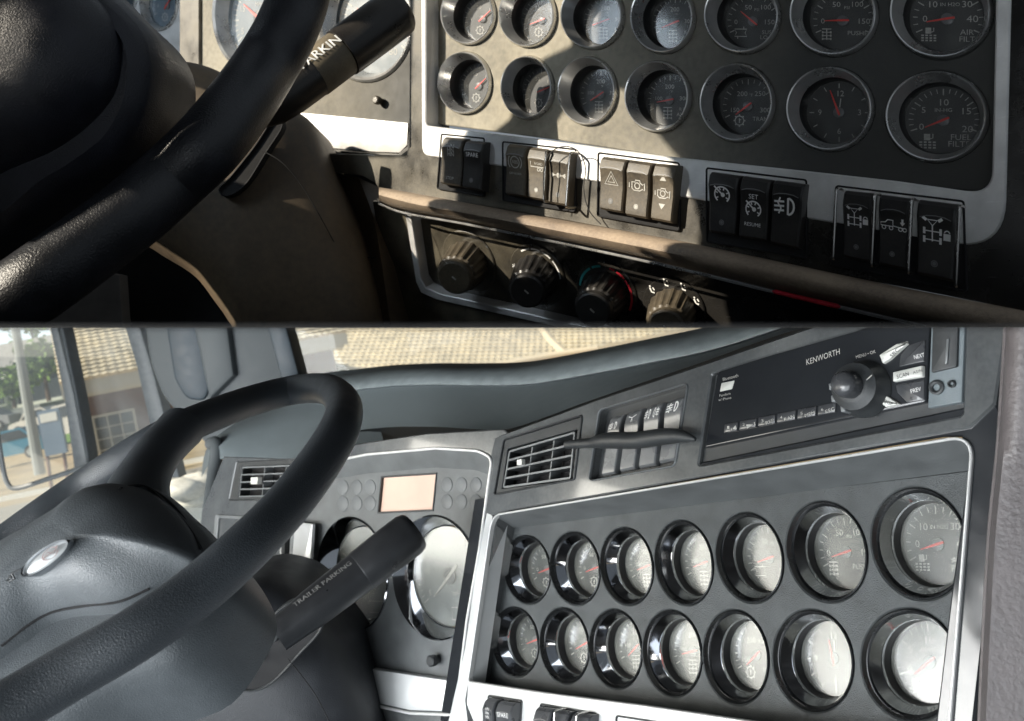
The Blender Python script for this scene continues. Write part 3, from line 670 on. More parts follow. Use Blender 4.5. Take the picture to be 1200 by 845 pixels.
lever('control_lever', 'black control lever lettered PARKING reaching over the sunlit upper cluster', (318,124), (472,10), .62, .66,
  [('shaft', M['d_lever'], [(-.1, .010), (0, .0150), (.12, r), (.30, r*1.02)]), ('collar', M['d_collar'], [(.30, r*1.03), (.31, r*1.05), (.515, r*1.05), (.52, r*1.03)]),
   ('grip', M['d_lever'], [(.52, r), (.525, r*1.10), (.56, r*1.12), (.80, r*1.14), (.93, r*1.14), (.97, r*1.08), (.985, r*.98), (.985, r*.86), (.975, r*.80), (.985, r*.4)])],
  None, None, 'PARKING', (.408, r*1.07), None, None, M['white'], .0105, R(62))

# ================================================================ LOWER CAB (clean)
CLIP = -1
Lp = Plane(100, 1, .235, (850, 700, .60))
lg = thing('gauge_panel', 'clean charcoal gauge panel with deep chrome gauges, in the lower picture', 'gauge panel', Lp.P(850, 845))
gA = [(592,644,629,706,-.06),(646,702,625,707,-.06),(705,764,620,707,-.07),(769,834,612,707,-.08),(841,916,603,704,-.09),(924,1014,590,703,-.09),(1024,1131,574,700,-.08)]
gB = [(578,630,713,791,-.06),(634,689,714,799,-.06),(692,751,716,805,-.06),(755,821,717,814,-.06),(826,899,717,823,-.06),(908,998,717,832,-.06),(1012,1122,716,842,-.06)]
holes = []
for g in gA+gB:
    c, b = ell(Lp, g, 0); holes.append([c+q*1.045 for q in b])
plate = px(Lp, [(570,618), (1180,545), (1165,900), (800,860), (540,804)])
MB().slab(Lp, plate, holes, -.015, 0, .0012).build('face_plate', M['c_plate'], lg)
WL = .030
in_f = rounded(px(Lp, [(577,605), (1138,512), (1108,880), (860,842), (758,827), (640,812), (549,798)], WL), [.012,.012,0,0,0,0,.004], 6)
def lift(poly_px, r): return rounded(px(Lp, poly_px, .0006), r, 6)
in_p = rounded(px(Lp, [(584,621), (1163,548), (1150,900), (862,857), (762,832), (645,816), (559,805)], .0006), [.006,.010,0,0,0,0,.004], 6)
# the walls of the recess: top visor charcoal, the rest silver
n = len(in_f); W1 = [Lp.at(q, WL-.001) for q in in_f]; W0 = [Lp.at(q, .0006) for q in in_p]
def wall(i0, i1, name, m):
    idx = [i % n for i in range(i0, i1)]; MB().rings([[W1[i] for i in idx], [W1[i]*.5+W0[i]*.5 for i in idx], [W0[i] for i in idx]], closed=False).build(name, m, lg, ang=50)
wall(4, 11, 'top_visor', M['c_plategrey']); wall(10, 15, 'right_wall', M['c_plategrey']); wall(14, n+5, 'silver_wall', M['c_silver'])
line_o = inset(in_f, -.0016)
MB().slab(Lp, line_o, [in_f], WL-.004, WL+.0008, .0006).build('bright_edge', M['c_line'], lg)
band = rounded(px(Lp, [(562,600), (1147,498), (1120,900), (900,890), (560,842), (541,820)], WL), [.012,.016,0,0,.006,.006], 6)
# bottom silver strip between the recess and the switches
MB().sheet(Lp, px(Lp, [(549,799), (640,813), (758,828), (860,843), (1000,862), (1000,960), (600,900), (555,845), (547,825)], WL-.0005), [], WL-.0005).build('silver_strip', M['c_silver'], lg)
MB().slab(Lp, px(Lp, [(571,600), (577,605), (549,800), (545,820), (548,845), (560,870), (520,870), (545,760), (562,640)], WL-.001), [], .01, WL-.001).build('silver_side', M['c_silver'], lg)
blk = px(Lp, [(556,585), (700,567), (1166,470), (1180,500), (1135,900), (1090,900), (1114,700), (1138,526), (1126,512), (1105,512), (700,582), (590,600), (574,606), (562,640), (545,760), (530,850), (515,845)], WL-.002)
MB().slab(Lp, blk, [], .0, WL-.002, .001).build('gloss_surround', M['c_gloss'], lg)
laba = ['dark leftmost gauge of the clean upper row', 'second gauge of the clean upper row', 'third gauge of the clean upper row', 'fourth gauge of the clean upper row', 'fifth gauge of the clean upper row', 'sixth gauge of the clean upper row', 'large right gauge of the clean upper row, marked IN H2O']
labb = ['dark leftmost gauge of the clean lower row', 'second gauge of the clean lower row', 'third gauge of the clean lower row', 'fourth gauge of the clean lower row', 'TRANS gauge of the clean lower row', 'clock in the clean lower row', 'fuel filter gauge at the clean lower right']
kk = ['oil','oil','axle','axle','susp','pusher','air']; kb = ['oil','oil','axle','axle','trans','clock','fuel']
for i, g in enumerate(gA): gauge(Lp, g, lg, M['lip'], LOPROF, (.79, -.0255), laba[i], DS[kk[i]], (.5, .18, 195), GL_C, M['c_dial'], dd=.004, sleeve=LOSL, ring=LORING)
for i, g in enumerate(gB): gauge(Lp, g, lg, M['lip'], LOPROF, (.79, -.0255), labb[i], DS[kb[i]], (.5, .18, [195,200,215,190,215,100,215][i]), GL_C, M['c_dial'], dd=.004, sleeve=LOSL, ring=LORING)
for q in ([(573,816),(611,822),(606,900),(568,890)], [(634,826),(698,837),(694,900),(630,890)], [(723,840),(800,852),(800,900),(720,890)]): bank(q, Lp, WL, lg, M['c_black'])
for q, icn, lb in (([(566,819),(579,821),(575,880),(561,878)], i_spraylines, 'clean rocker switch with stacked marks'), ([(581,822),(600,825),(596,885),(577,882)], i_text(('SPARE', .5, .5)), 'clean rocker switch lettered SPARE'),
   ([(625,829),(645,832),(642,900),(622,897)], i_abs, 'clean rocker switch with a ring symbol'), ([(647,833),(665,835),(662,900),(644,897)], i_trailer, 'clean rocker with trailer symbol'), ([(668,836),(690,839),(687,905),(665,900)], i_axlelock, 'clean rocker with axle symbol')):
    rocker(Lp, q, WL, lg, M['c_switch'], icn, lb)
guard(Lp, (650,832), (648,900), WL, lg); guard(Lp, (676,836), (672,900), WL, lg)

# console above the gauges: glossy plate carrying vent, switches, radio
cn = thing('upper_console', 'glossy smudged dark console strip above the clean gauge panel', 'console', Lp.P(700, 580, WL))
vent_o = rounded(px(Lp, [(591,516), (682,488), (673,561), (580,579)], WL), .002)
bank_o = rounded(px(Lp, [(703,481), (806,450), (791,545), (691,563)], WL), .004)
rad_o = rounded(px(Lp, [(834,438), (900,417), (1000,389), (1132,352), (1128,487), (818,546)], WL), .003)
con = px(Lp, [(576,514), (600,505), (700,468), (820,428), (960,380), (1190,315), (1166,474), (1136,502), (700,581), (596,598), (575,604), (566,600)], WL)
MB().slab(Lp, con, [vent_o, bank_o, rad_o], 0, WL, .0012).build('console_plate', M['c_console'], cn)
def grille(pl, q, w, parent, nx, ny, mb_, ml, dep=.012):
    TL, TR, BR, BL = [pl.uv(x, y, w) for x, y in q]
    def f(s, t): return (TL*(1-s)+TR*s)*(1-t)+(BL*(1-s)+BR*s)*t
    MB().sheet(pl, [f(-.2,-.2), f(1.2,-.2), f(1.2,1.2), f(-.2,1.2)], [], w-dep-.004).build('vent_back', M['void'], parent)
    for j in range(ny):
        t = j/(ny-1); a, b = pl.at(f(0, t), w-.0008), pl.at(f(1, t), w-.0008); MB().box((a+b)/2-pl.N*dep*.5, (b-a)/2, pl.V*.0007, pl.N*dep*.5).build('slat', mb_, parent)
        MB().box((a+b)/2+pl.N*.0002, (b-a)/2, pl.V*.0008, pl.N*.0005).build('slat_edge', ml, parent)
    for i in range(nx):
        s = (i+1)/(nx+1) if nx > 0 else .5; a, b = pl.at(f(s, 0), w-.003), pl.at(f(s, 1), w-.003); MB().box((a+b)/2-pl.N*dep*.5, (b-a)/2, pl.U*.0006, pl.N*dep*.5).build('vane', ml, parent)
    for s in (0, 1):
        a, b = pl.at(f(s, 0), w-.0006), pl.at(f(s, 1), w-.0006); MB().box((a+b)/2, (b-a)/2, pl.U*.0007, pl.N*.0007).build('vent_edge', ml, parent)
    return f
M['c_slatedge'] = mat('grey_slat_edge', (.18,.19,.195), .35, metal=.2)
v1 = thing('air_vent', 'black slatted air vent on the glossy console beside the four small switches', 'air vent', Lp.P(630, 575, WL))
MB().slab(Lp, inset(vent_o, -.0014), [vent_o], WL-.004, WL+.0016, .0006).build('vent_frame', M['c_black'], v1)
MB().slab(Lp, inset(vent_o, .0002), [rounded(px(Lp, [(594,526), (676,503), (670,562), (587,573)], WL), .001)], WL-.014, WL-.0006, .0004).build('vent_bezel', M['c_black'], v1)
f = grille(Lp, [(597,529), (673,507), (668,560), (590,571)], WL-.001, v1, 2, 5, M['c_black'], M['c_slatedge'])
tb = Lp.at(f(.27, .42), WL+.002); MB().box(tb, Lp.U*.0032, Lp.V*.0024, Lp.N*.002).build('vent_tab', M['button'], v1)
# small switches
sbk = thing('switch_cluster', 'four grey lamp switches in a black recess left of the clean radio', 'switch cluster', Lp.P(745, 560, WL))
MB().slab(Lp, inset(bank_o, -.0010), [bank_o], WL-.004, WL+.0014, .0006).build('recess_edge', M['c_slatedge'], sbk)
MB().sheet(Lp, inset(bank_o, -.001), [], WL-.008).build('recess_floor', M['c_black'], sbk)
M['c_switchgrey'] = mat('grey_lamp_switch', (.13,.135,.14), .28, coat=.4)
def i_lamp(k):
    def fn(mk, F, a):
        if k == 3: i_fog(mk, F, a, .72, .42); return
        if k == 2: i_fog(mk, lambda x, y: F(x*.55-.45, y), a, .72, .42); i_fog(mk, lambda x, y: F(.45-x*.55, y), a, .72, .42); return
        if k == 1:
            for s in (-1, 1): stroke(mk, [(-.5*s, .72*a+.3), (0, .72*a+.1), (-.1*s, .72*a-.3)], .09, F)
            return
        i_fog(mk, F, a, .66, .38)
    return fn
for k, (q, lb) in enumerate((([(714,489),(729,485),(719,555),(703,558)], 'first small grey switch with lamp symbol'), ([(733,484),(751,478),(742,549),(724,553)], 'second small grey switch with arrows'), ([(756,477),(775,471),(766,545),(746,549)], 'third small grey switch with twin lamp symbol'), ([(780,470),(802,463),(790,539),(770,543)], 'fourth small grey switch with fog lamp symbol'))):
    rocker(Lp, q, WL-.008, sbk, M['c_switchgrey'], i_lamp(k), lb, htop=.007, wtrace=.007)
pn = [(664,521,5), (680,520,5.5), (694,519,6), (698,518,7), (706,517,9), (720,516,10), (745,516,10), (775,512,10), (795,511,8.5), (808,513,5), (815,515,2)]
pp = catmull([Lp.P(x, y, WL+.012)+Vector((0, 0, 0)) for x, y, r_ in pn], 5, False); rr_ = []
for i in range(len(pp)):
    a = i/5; k = int(min(a, len(pn)-2)); t = min(1, a-k); rr_.append((pn[k][2]*(1-t)+pn[k+1][2]*t)/1000*pp[i].y)
o = MB().tube(pp, rr_, 20).build('stick_and_shadow', M['c_black'], ang=60)  # dark body across the switches also stands for the stick's soft shadow
tag(o, 'dark slim stick tool, its body also standing for a soft shadow, across the four small grey switches', 'tool')

# radio
rd = thing('radio', 'black car radio lettered KENWORTH with a round knob', 'radio', Lp.P(970, 520, WL))
WR = WL+.001
MB().slab(Lp, inset(rad_o, .0005), [], WL-.02, WL-.004).build('radio_recess', M['c_black'], rd)
rf = rounded(px(Lp, [(841,436), (905,416), (1000,389), (1090,360), (1085,471), (960,497), (826,525)], WR), .002)
MB().prism(Lp, rf, WL-.004, WR, .0008).build('radio_face', M['c_gloss'], rd)
MB().prism(Lp, rounded(px(Lp, [(1091,360), (1131,350), (1126,471), (1086,478)], WR), .001), WL-.004, WR-.001, .0008).build('port_panel', M['c_hood'], rd)
def ax2(pl, p0, p1, w):
    """text frame: origin p0, x towards p1; unit = one metre"""
    a, b = pl.uv(*p0, w), pl.uv(*p1, w); u = (b-a).normalized(); v = Vector((-u.y, u.x)); L = (b-a).length
    return (lambda x, y: pl.at(a+u*x+v*y, w)), L
def label_on(pl, t, p0, p1, hpx, w, parent, m, sx=None, shear=0):
    f0, L = ax2(pl, p0, p1, w); v, fa = glyphs(t); W = max(q.x for q in v)-min(q.x for q in v); h = hpx/1000*pl.P(*p0, w).y/.72
    sxx = L/(W*h); q = MB(); q.add([f0(L/2+(c.x+shear*c.y)*sxx*h, c.y*h) for c in v], fa); q.build('lettering', m, parent)
wt = WR+.0003
label_on(Lp, 'KENWORTH', (945,425), (984,412), 7, wt, rd, M['whitedim'], shear=.2)
label_on(Lp, 'Bluetooth', (847,445), (865,440), 4, wt, rd, M['whitedim'])
label_on(Lp, 'Pandora', (843,464), (856,461), 3, wt, rd, M['whitedim']); label_on(Lp, 'w/ iPhone', (842,469), (857,466), 3, wt, rd, M['whitedim'])
MB().prism(Lp, rounded(px(Lp, [(846,449), (861,446), (858,456), (844,459)], WR), .0006), WR-.001, WR+.0006, .0003).build('phone_button', M['button'], rd)
label_on(Lp, 'MENU • OK', (1003,419), (1026,412), 4, wt, rd, M['whitedim'])
label_on(Lp, 'PWR', (1055,405), (1065,402), 5, wt, rd, M['whitedim'])
xs = [848, 866, 888, 910, 934, 958, 981]
tx = ['I◄', '►I', 'REP', 'RAN', 'MEM', 'ESC']
for k in range(6):
    x0, x1 = xs[k]+1.2, xs[k+1]-1.2; ya = lambda x: 508-(x-848)*.190; hh = lambda x: 10+(x-848)*.012
    MB().prism(Lp, px(Lp, [(x0+1, ya(x0)-hh(x0)), (x1+1, ya(x1)-hh(x1)), (x1, ya(x1)), (x0, ya(x0))], WR), WR-.002, WR+.0014, .0006).build('preset_button', M['c_switch'], rd)
    label_on(Lp, str(k+1), (x0+3, ya(x0)-6.5), (x0+5.5, ya(x0)-7), 3.5, WR+.0017, rd, M['whitedim'])
    label_on(Lp, tx[k], (x0+8, ya(x0)-4), (x1-2, ya(x1)-4), 4, WR+.0017, rd, M['whitedim'])
# big knob
kc = Lp.uv(1012, 456, WR); kr = .0158
n_ = 40
def kring(rad, w, off=Vector((0, 0))): return [Lp.at(kc+off+Vector((math.cos(a), math.sin(a)))*rad, w) for a in [2*math.pi*i/n_ for i in range(n_)]]
o = MB().rings([kring(kr*1.12, WR), kring(kr*1.1, WR+.002), kring(kr, WR+.004), kring(kr*.9, WR+.012), kring(kr*.66, WR+.014), kring(kr*.60, WR+.0145)], False, True).build('volume_knob', M['c_black'], rd)
MB().rings([kring(kr*.50, WR+.014), kring(kr*.50, WR+.022), kring(kr*.46, WR+.0242), kring(kr*.36, WR+.0258), kring(kr*.18, WR+.0268)], False, True).build('knob_cap', M['c_switch'], o, ang=50)
stroke_m = MB(); stroke(stroke_m, [(0.0085, .001), (.0135, .004)], .0007, lambda x, y: Lp.at(kc+Vector((x, y)), WR+.0142)); stroke_m.build('knob_mark', M['whitedim'], o)
for i, a in enumerate((200, 235, 170)):
    c = kc+Vector((math.cos(R(a)), math.sin(R(a))))*kr*.93; MB().prism(Lp, rounded([c+Vector((x, y)) for x, y in ((-.0016,-.002),(.0016,-.002),(.0016,.002),(-.0016,.002))], .0005), WR+.003, WR+.0115, .0005).build('knob_tooth', M['c_slatedge'], o)
def btn(q, m, t=None, p=None, h=5, tm=None, hgt=.003):
    o = MB().prism(Lp, rounded(px(Lp, q, WR), .0006), WR-.002, WR+hgt, .0007).build('radio_button', m, rd)
    if t: label_on(Lp, t, p[0], p[1], h, WR+hgt+.0003, o, tm or M['brown'])
btn([(1033,417),(1053,404),(1066,403),(1045,422),(1037,427)], M['button'], 'SRC', ((1044,418),(1053,409)), 5)
btn([(1049,437),(1084,429),(1084,442),(1049,448)], M['button'], 'SCAN', ((1051,442),(1065,438)), 5)
btn([(1030,470),(1041,464),(1056,474),(1041,478)], M['button'], 'DISP', ((1036,470),(1046,474)), 4)
btn([(1056,416),(1066,405),(1085,398),(1084,424),(1054,430)], M['c_switch'], 'NEXT', ((1071,419),(1083,416)), 5, M['white'], .001)
btn([(1050,451),(1084,445),(1084,469),(1064,472),(1052,460)], M['c_switch'], 'PREV', ((1067,459),(1079,456)), 5, M['white'], .001)
label_on(Lp, 'AS/N', (1070,437), (1081,434), 3.5, WR+.0033, rd, M['brown'])
MB().prism(Lp, rounded(px(Lp, [(1094,378), (1124,370), (1122,430), (1092,437)], WR), .001), WR-.001, WR+.001, .0006).build('usb_cover', M['c_black'], rd)
MB().prism(Lp, px(Lp, [(1110,398), (1113,397), (1111,426), (1108,427)], WR+.001), WR, WR+.002, .0003).build('usb_slot', M['c_slatedge'], rd)
for (x, y, rr2) in ((1097,454,.0042), (1115,450,.0022)):
    c = Lp.uv(x, y, WR); MB().rings([[Lp.at(c+Vector((math.cos(a), math.sin(a)))*rr2*s, WR-.001+w) for a in [2*math.pi*i/20 for i in range(20)]] for s, w in ((1, 0), (1, .0014), (.75, .0018), (.5, .0012), (.45, -.004))], False, True).build('aux_socket', M['c_black'], rd)

# vinyl trim on the right
vt = thing('door_trim', 'mauve grey wrinkled vinyl trim at the right edge of the lower picture', 'trim panel', X(1180, 845, .5))
ribbon([[(1178,380,0.442), (1168,520,0.438), (1156,650,0.435), (1143,900,0.427)], [(1180,380,0.423), (1171,520,0.419), (1159,650,0.415), (1147,900,0.407)], [(1186,380,0.412), (1177,520,0.409), (1165,650,0.405), (1153,900,0.397)], [(1200,380,0.407), (1196,520,0.404), (1190,650,0.401), (1184,900,0.393)], [(1290,380,0.395), (1290,520,0.395), (1290,650,0.387), (1290,900,0.379)]], 'vinyl_panel', M['c_vinyl'], vt)
MB().tube(catmull([X(1180,380,.430), X(1171,520,.426), X(1159,650,.422), X(1147,900,.414)], 8, False), .0016, 8).build('piping', M['c_vinyl'], vt)
MB().sheet(Lp, px(Lp, [(1172,470), (1230,300), (1230,900), (1160,900)], .002), [], .002).build('shadow_gap', M['c_black'], vt)

# dash top pad and hood
dp = thing('dash_pad', 'soft slate dash top pad curving below the windshield', 'dash pad', X(600, 500, .95))
top = [(330,452,1.45),(430,436,1.35),(500,431,1.25),(560,431,1.18),(620,429,1.1),(690,417,1.02),(760,403,.95),(830,388,.9),(900,366,.86),(1000,330,.8)]
def off(dy, k, dx=0): return [(x+dx, y+dy*(.8+.25*j/9), Y*k) for j, (x, y, Y) in enumerate(top)]
und = [(330,520,1.35),(430,503,1.2),(500,500,1.08),(560,503,.985),(600,502,.93),(690,470,.84),(760,446,.79),(830,422,.745),(900,397,.71),(1010,362,.67)]
def mixl(a, b, t): return [tuple(p*(1-t)+q*t for p, q in zip(u, v)) for u, v in zip(a, b)]
ribbon([off(-6, 1.25), off(0, 1.0), off(4, .975), off(11, .955), off(19, .945), off(23, .945)], 'pad_roll', M['c_pad'], dp)
o23 = off(23, .945)
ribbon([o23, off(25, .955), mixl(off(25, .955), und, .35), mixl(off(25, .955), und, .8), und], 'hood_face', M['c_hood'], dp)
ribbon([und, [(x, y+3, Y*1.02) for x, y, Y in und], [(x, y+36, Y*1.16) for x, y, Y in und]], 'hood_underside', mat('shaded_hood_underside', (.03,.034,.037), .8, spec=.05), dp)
# left trims
Cp = Plane(400, 1, .235, (560, 700, Lp.P(560, 700, WL).y+.004))
lc = thing('instrument_cluster', 'grey instrument cluster with lit peach screen and two large dials', 'instrument cluster', Cp.P(480, 840))
big = [(373,455,606,739,-.06), (461,562,604,750,-.05)]
hl = []
for g in big:
    c, b = ell(Cp, g, -.012); hl.append([c+q*1.005 for q in b])
scr = px(Cp, [(448,560), (511,556), (507,597), (444,600)], -.012)
cpl = px(Cp, [(350,560), (413,557), (483,548), (560,552), (571,556), (560,645), (536,800), (419,783), (330,770)], -.012)
MB().slab(Cp, inset(cpl, -.004), hl+[scr], -.028, -.012, .0006).build('cluster_plate', M['c_plategrey'], lc)
MB().sheet(Cp, inset(scr, -.001), [], -.0145).build('screen', M['screen'], lc)
MB().slab(Cp, inset(scr, -.0018), [scr], -.016, -.0108, .0005).build('screen_frame', M['c_black'], lc)
cin = rounded(px(Cp, [(330,560), (390,542), (430,534), (510,527), (560,530), (575,538), (560,645), (546,725), (537,796), (534,836), (480,834), (434,824), (330,800)], 0), [0,0,0,0,.006,.006,0,0,0,.008,0,0,0], 5)
cib = rounded(px(Cp, [(330,570), (390,562), (430,555), (510,548), (558,551), (573,556), (559,650), (545,728), (536,800), (532,826), (480,820), (434,810), (330,790)], -.0118), [0,0,0,0,.004,.004,0,0,0,.006,0,0,0], 5)
MB().rings([[Cp.at(q, -.0006) for q in cin], [Cp.at(q, -.0114) for q in cib]]).build('cluster_visor', M['c_plategrey'], lc, ang=50)
MB().slab(Cp, inset(cin, -.0026), [cin], -.004, .0010, .0008).build('bright_edge', M['c_line'], lc)
MB().prism(Cp, rounded(px(Cp, [(380,777), (419,782), (537,799), (534,836), (480,834), (434,824), (380,815)], -.002), [0,0,0,.006,0,0,0]), -.012, -.002, .0008).build('silver_plate', M['c_silver'], lc)
cfr = px(Cp, [(236,600), (262,535), (345,538), (420,520), (500,508), (590,503), (600,512), (585,590), (566,700), (545,850), (520,900), (330,860), (236,800)], -.0015)
ventL = rounded(px(Cp, [(277,541), (362,537), (360,585), (268,586)], -.0015), .002)
MB().slab(Cp, cfr, [inset(cin, -.002), ventL], -.03, -.0015, .001).build('cluster_surround', M['c_console'], lc)
for g, lb, fm in zip(big, ('left large dial behind the lower lever', 'right large dial with pale face'), (None, None)):
    def mk_(mk, f):
        ticks(mk, f, 215, -35, 32, .86, .95, .014, 4)
        for t, x, y in (('15', -.66, .1), ('25', -.1, .62), ('45', .38, .66), ('5', -.6, -.35), ('55', .72, .28), ('65', .72, -.1)): text(mk, t, f, x, y, .17)
        text(mk, 'MPH', f, .15, -.35, .1); stroke(mk, [(.0, -.62), (.5, -.62), (.5, -.86), (0, -.86)], .02, f, True)
    gauge(Cp, g, lc, M['c_chrome'], [(1.005, -.03), (1.005, -.011), (.985, -.0102), (.96, -.0125), (.83, -.030), (.82, -.034)], (.82, -.032), lb, mk_, (.62, .32, 222), GL_C, M['c_dialpale'], wlip=-.012, dd=.003, ncol=M['whitedim'])
for cxs, ys in (((402,418,434), (571,590)), ((524,541,558), (568,588))):
    for x in cxs:
        for y in ys:
            c, b = ell(Cp, (x-6.5, x+6.5, y-9, y+9), -.012); MB().rings([[Cp.at(c+q*s, w) for q in b] for s, w in ((1, -.0125), (.96, -.0114), (.9, -.0112))], False, True).build('telltale', M['c_tell'], lc)
kc2 = Cp.uv(514, 773, -.012)
MB().rings([[Cp.at(kc2+Vector((math.cos(a), math.sin(a)))*r_, w) for a in [2*math.pi*i/20 for i in range(20)]] for r_, w in ((.0035, -.012), (.0035, -.007), (.0052, -.0065), (.0052, -.001), (.004, 0))], False, True).build('trip_knob', M['c_black'], lc)
v2 = thing('air_vent', 'slatted air vent with white tab left of the cluster, behind the lower rim', 'air vent', Cp.P(310, 588))
MB().slab(Cp, inset(ventL, .0002), [px(Cp, [(283,547), (361,543), (359,581), (279,583)], -.003)], -.02, -.0025, .0005).build('vent_bezel', M['c_black'], v2)
f = grille(Cp, [(284,548), (360,545), (358,580), (280,582)], -.003, v2, 2, 5, M['c_black'], M['c_slatedge'])
MB().box(Cp.at(f(.30, .48), .001), Cp.U*.0075, Cp.V*.004, Cp.N*.003).build('vent_tab', M['button'], v2)
# framed pocket left of the wheel gap
MB().slab(Cp, rounded(px(Cp, [(252,603), (345,608), (336,760), (238,760)], .0012), .004), [rounded(px(Cp, [(256,607), (341,612), (332,755), (242,755)], .0012), .004)], -.004, .0012, .0006).build('pocket_edge', M['c_slatedge'], lc)
MB().prism(Cp, rounded(px(Cp, [(345,612), (366,614), (358,740), (336,740)], .002), .001), -.002, .002, .001).build('silver_post', M['c_silver'], lc)

# left: door edge and pillar
pl_ = thing('windshield_pillar', 'slate windshield pillar trim with a dark insert, left of the dash pad', 'pillar', X(270, 480, 1.6))
PA = frontal(1.62)
MB().prism(PA, rounded(px(PA, [(160,330), (322,330), (352,440), (360,520), (262,545), (205,484), (188,464), (174,427)]), .02, 6), -.06, 0, .012).build('pillar_body', M['c_pillar'], pl_)
MB().prism(PA, rounded(px(PA, [(186,330), (232,330), (246,455), (240,470), (218,468), (204,445)], .004), .015, 6), -.002, .006, .006).build('dark_insert', M['c_pillar_dark'], pl_)
MB().prism(PA, px(PA, [(300,330), (322,330), (350,438), (330,445)], .004), -.002, .006, .004).build('edge_strip', M['c_pillar_dark'], pl_)
MB().prism(PA, px(PA, [(216,330), (262,330), (276,440), (246,470)], .012), -.002, .020, .010).build('raised_band', M['c_pillar'], pl_)
ap = thing('dash_corner', 'slate corner of the lower dash under the pillar, seen through the wheel', 'dash panel', X(300, 540, 1.4))
ribbon([[(236,560,1.5), (246,520,1.5), (300,480,1.55), (370,440,1.5), (440,432,1.45)], [(244,545,1.36), (252,512,1.36), (310,486,1.38), (370,465,1.36), (440,450,1.34)], [(250,528,1.30), (262,520,1.30), (320,500,1.30), (380,490,1.28), (440,480,1.26)], [(254,538,1.30), (262,538,1.29), (330,538,1.26), (390,532,1.22), (450,520,1.18)]], 'corner_skin', M['c_hood'], ap)
MB().tube(catmull([X(247,520,1.33), X(254,522,1.31), X(250,560,1.28), X(243,620,1.2), X(238,680,1.15)], 6, False), .010, 12).build('corner_post', M['c_pillar'], ap)
# door window posts
wf = thing('window_frame', 'grey door window frame with two slanted posts on the far left', 'window frame', X(100, 600, 2.2))
def bar(path, Y, m=M['c_pillar'], nm='window_post'):
    a = [(x0, y) for x0, x1, y in path]; b = [(x1, y) for x0, x1, y in path][::-1]; F_ = frontal(Y)
    MB().prism(F_, px(F_, a+b), -.05, 0, .004).build(nm, m, wf)
M['c_post'] = mat('weathered_grey_post', (.24,.26,.27), .45)
bar([(55,64,370), (74,86,460), (84,100,530), (92,110,600)], 2.2, M['c_post'])
bar([(66,71,370), (86,90,460), (99,103,530), (108,112,600)], 2.15, mat('grey_post_seal', (.11,.125,.135), .6), 'post_seal')
bar([(142,160,370), (160,178,430), (176,196,500), (190,210,560)], 2.2, M['c_post'])
MB().tube(catmull([X(-4,500,2.1), X(2,540,2.1), X(8,565,2.1), X(20,572,2.1), X(60,560,2.1), X(120,540,2.1)], 6, False), .006, 8).build('glass_seal', M['c_post'], wf)
FG = frontal(2.3)
MB().prism(FG, px(FG, [(-40,330), (240,330), (250,700), (-40,700)]), -.004, 0).build('window_pane', GL_W, wf)

wsp = MB().prism(frontal(2.5), px(frontal(2.5), [(255,340), (1100,340), (1100,560), (255,560)]), -.004, 0).build('windshield', GL_W)
tag(wsp, 'windshield glass with an added haze veil in front of the wide tiled roof, above the dash pad', 'windshield')
# lower steering wheel, column, lever
ls = thing('steering_wheel', 'slate steering wheel with an oval hub emblem, in the lower picture', 'steering wheel', X(160, 800, .55))
loop = [(-160,930,38), (-60,868,36), (20,825,34.5), (82,788,33.5), (160,743,32.5), (232,692,31), (290,640,29.5), (338,590,27.5), (376,540,25.5), (399,500,23.5), (402,472,20.5), (382,456,18.2), (345,457,17.2), (300,468,17.8), (250,486,19.3), (200,508,20.6), (150,537,21), (100,570,21), (50,605,21.5), (0,642,22), (-60,690,23), (-160,770,26)]
rim(loop, .0110, 'rim', M['c_wheel'], ls)
HQ = Plane(.406, .0008, .0018, (120, 660, .42))
bpy.context.view_layer.update(); _dg2 = bpy.context.evaluated_depsgraph_get()
def onsurf(pts, lift=.0002):
    out = []
    for x, y in pts:
        d = X(x, y, 1).normalized(); h = sc.ray_cast(_dg2, Vector((0, 0, 0)), d)
        if h[0]: out.append(h[1]-d*lift)
    return out
# spoke: from the far rim down to the hub
sp = [(225,497,26), (205,522,26), (188,545,25), (176,575,27), (168,610,36)]
spc = catmull([X(x, y, Y) for x, y, Y in ((212,502,.54), (186,530,.51), (168,560,.485), (158,590,.464), (150,630,.44))], 6, False)
rads = []
for i in range(len(spc)):
    t = i/(len(spc)-1); rads.append((.0165-.002*math.sin(math.pi*min(1, t*1.15))+.010*t*t)*.875)
MB().tube(spc, rads, 28).build('spoke', M['c_wheel'], ls, ang=60)
hubo = catmull(px(HQ, [(-120,720), (-40,672), (20,638), (62,614), (100,588), (128,566), (160,558), (186,566), (206,584), (228,604), (250,634), (262,668), (248,704), (200,765), (120,800), (40,850), (-120,930)]), 5)
pillow(HQ, hubo, [(1, -.05), (1, -.018), (.985, -.010), (.955, -.004), (.90, .002), (.89, -.001)]).build('hub', M['c_hub'], ls, ang=60)
pado = catmull(px(HQ, [(-120,735), (-40,684), (20,648), (66,620), (104,596), (136,572), (165,571), (190,584), (208,602), (226,628), (236,658), (205,672), (140,707), (60,718), (0,756), (-120,830)], .006), 5)
pillow(HQ, pado, [(1, -.004), (1, .002), (.985, .006), (.95, .010), (.86, .017), (.70, .024), (.5, .029), (.25, .031)]).build('horn_pad', M['c_hub'], ls, ang=60)
bpy.context.view_layer.update()
for sm in ([(2,757),(30,735),(60,718),(100,710),(140,705),(175,690)], [(140,573),(165,569),(188,580),(208,598),(222,618),(234,644)]):
    sp_ = onsurf(sm)
    if len(sp_) > 2: MB().tube(catmull(sp_, 6, False), .0007, 6).build('pad_seam', M['void'], ls)
EP = Plane(1.778, .000193, .000638, (54, 655, .3875))
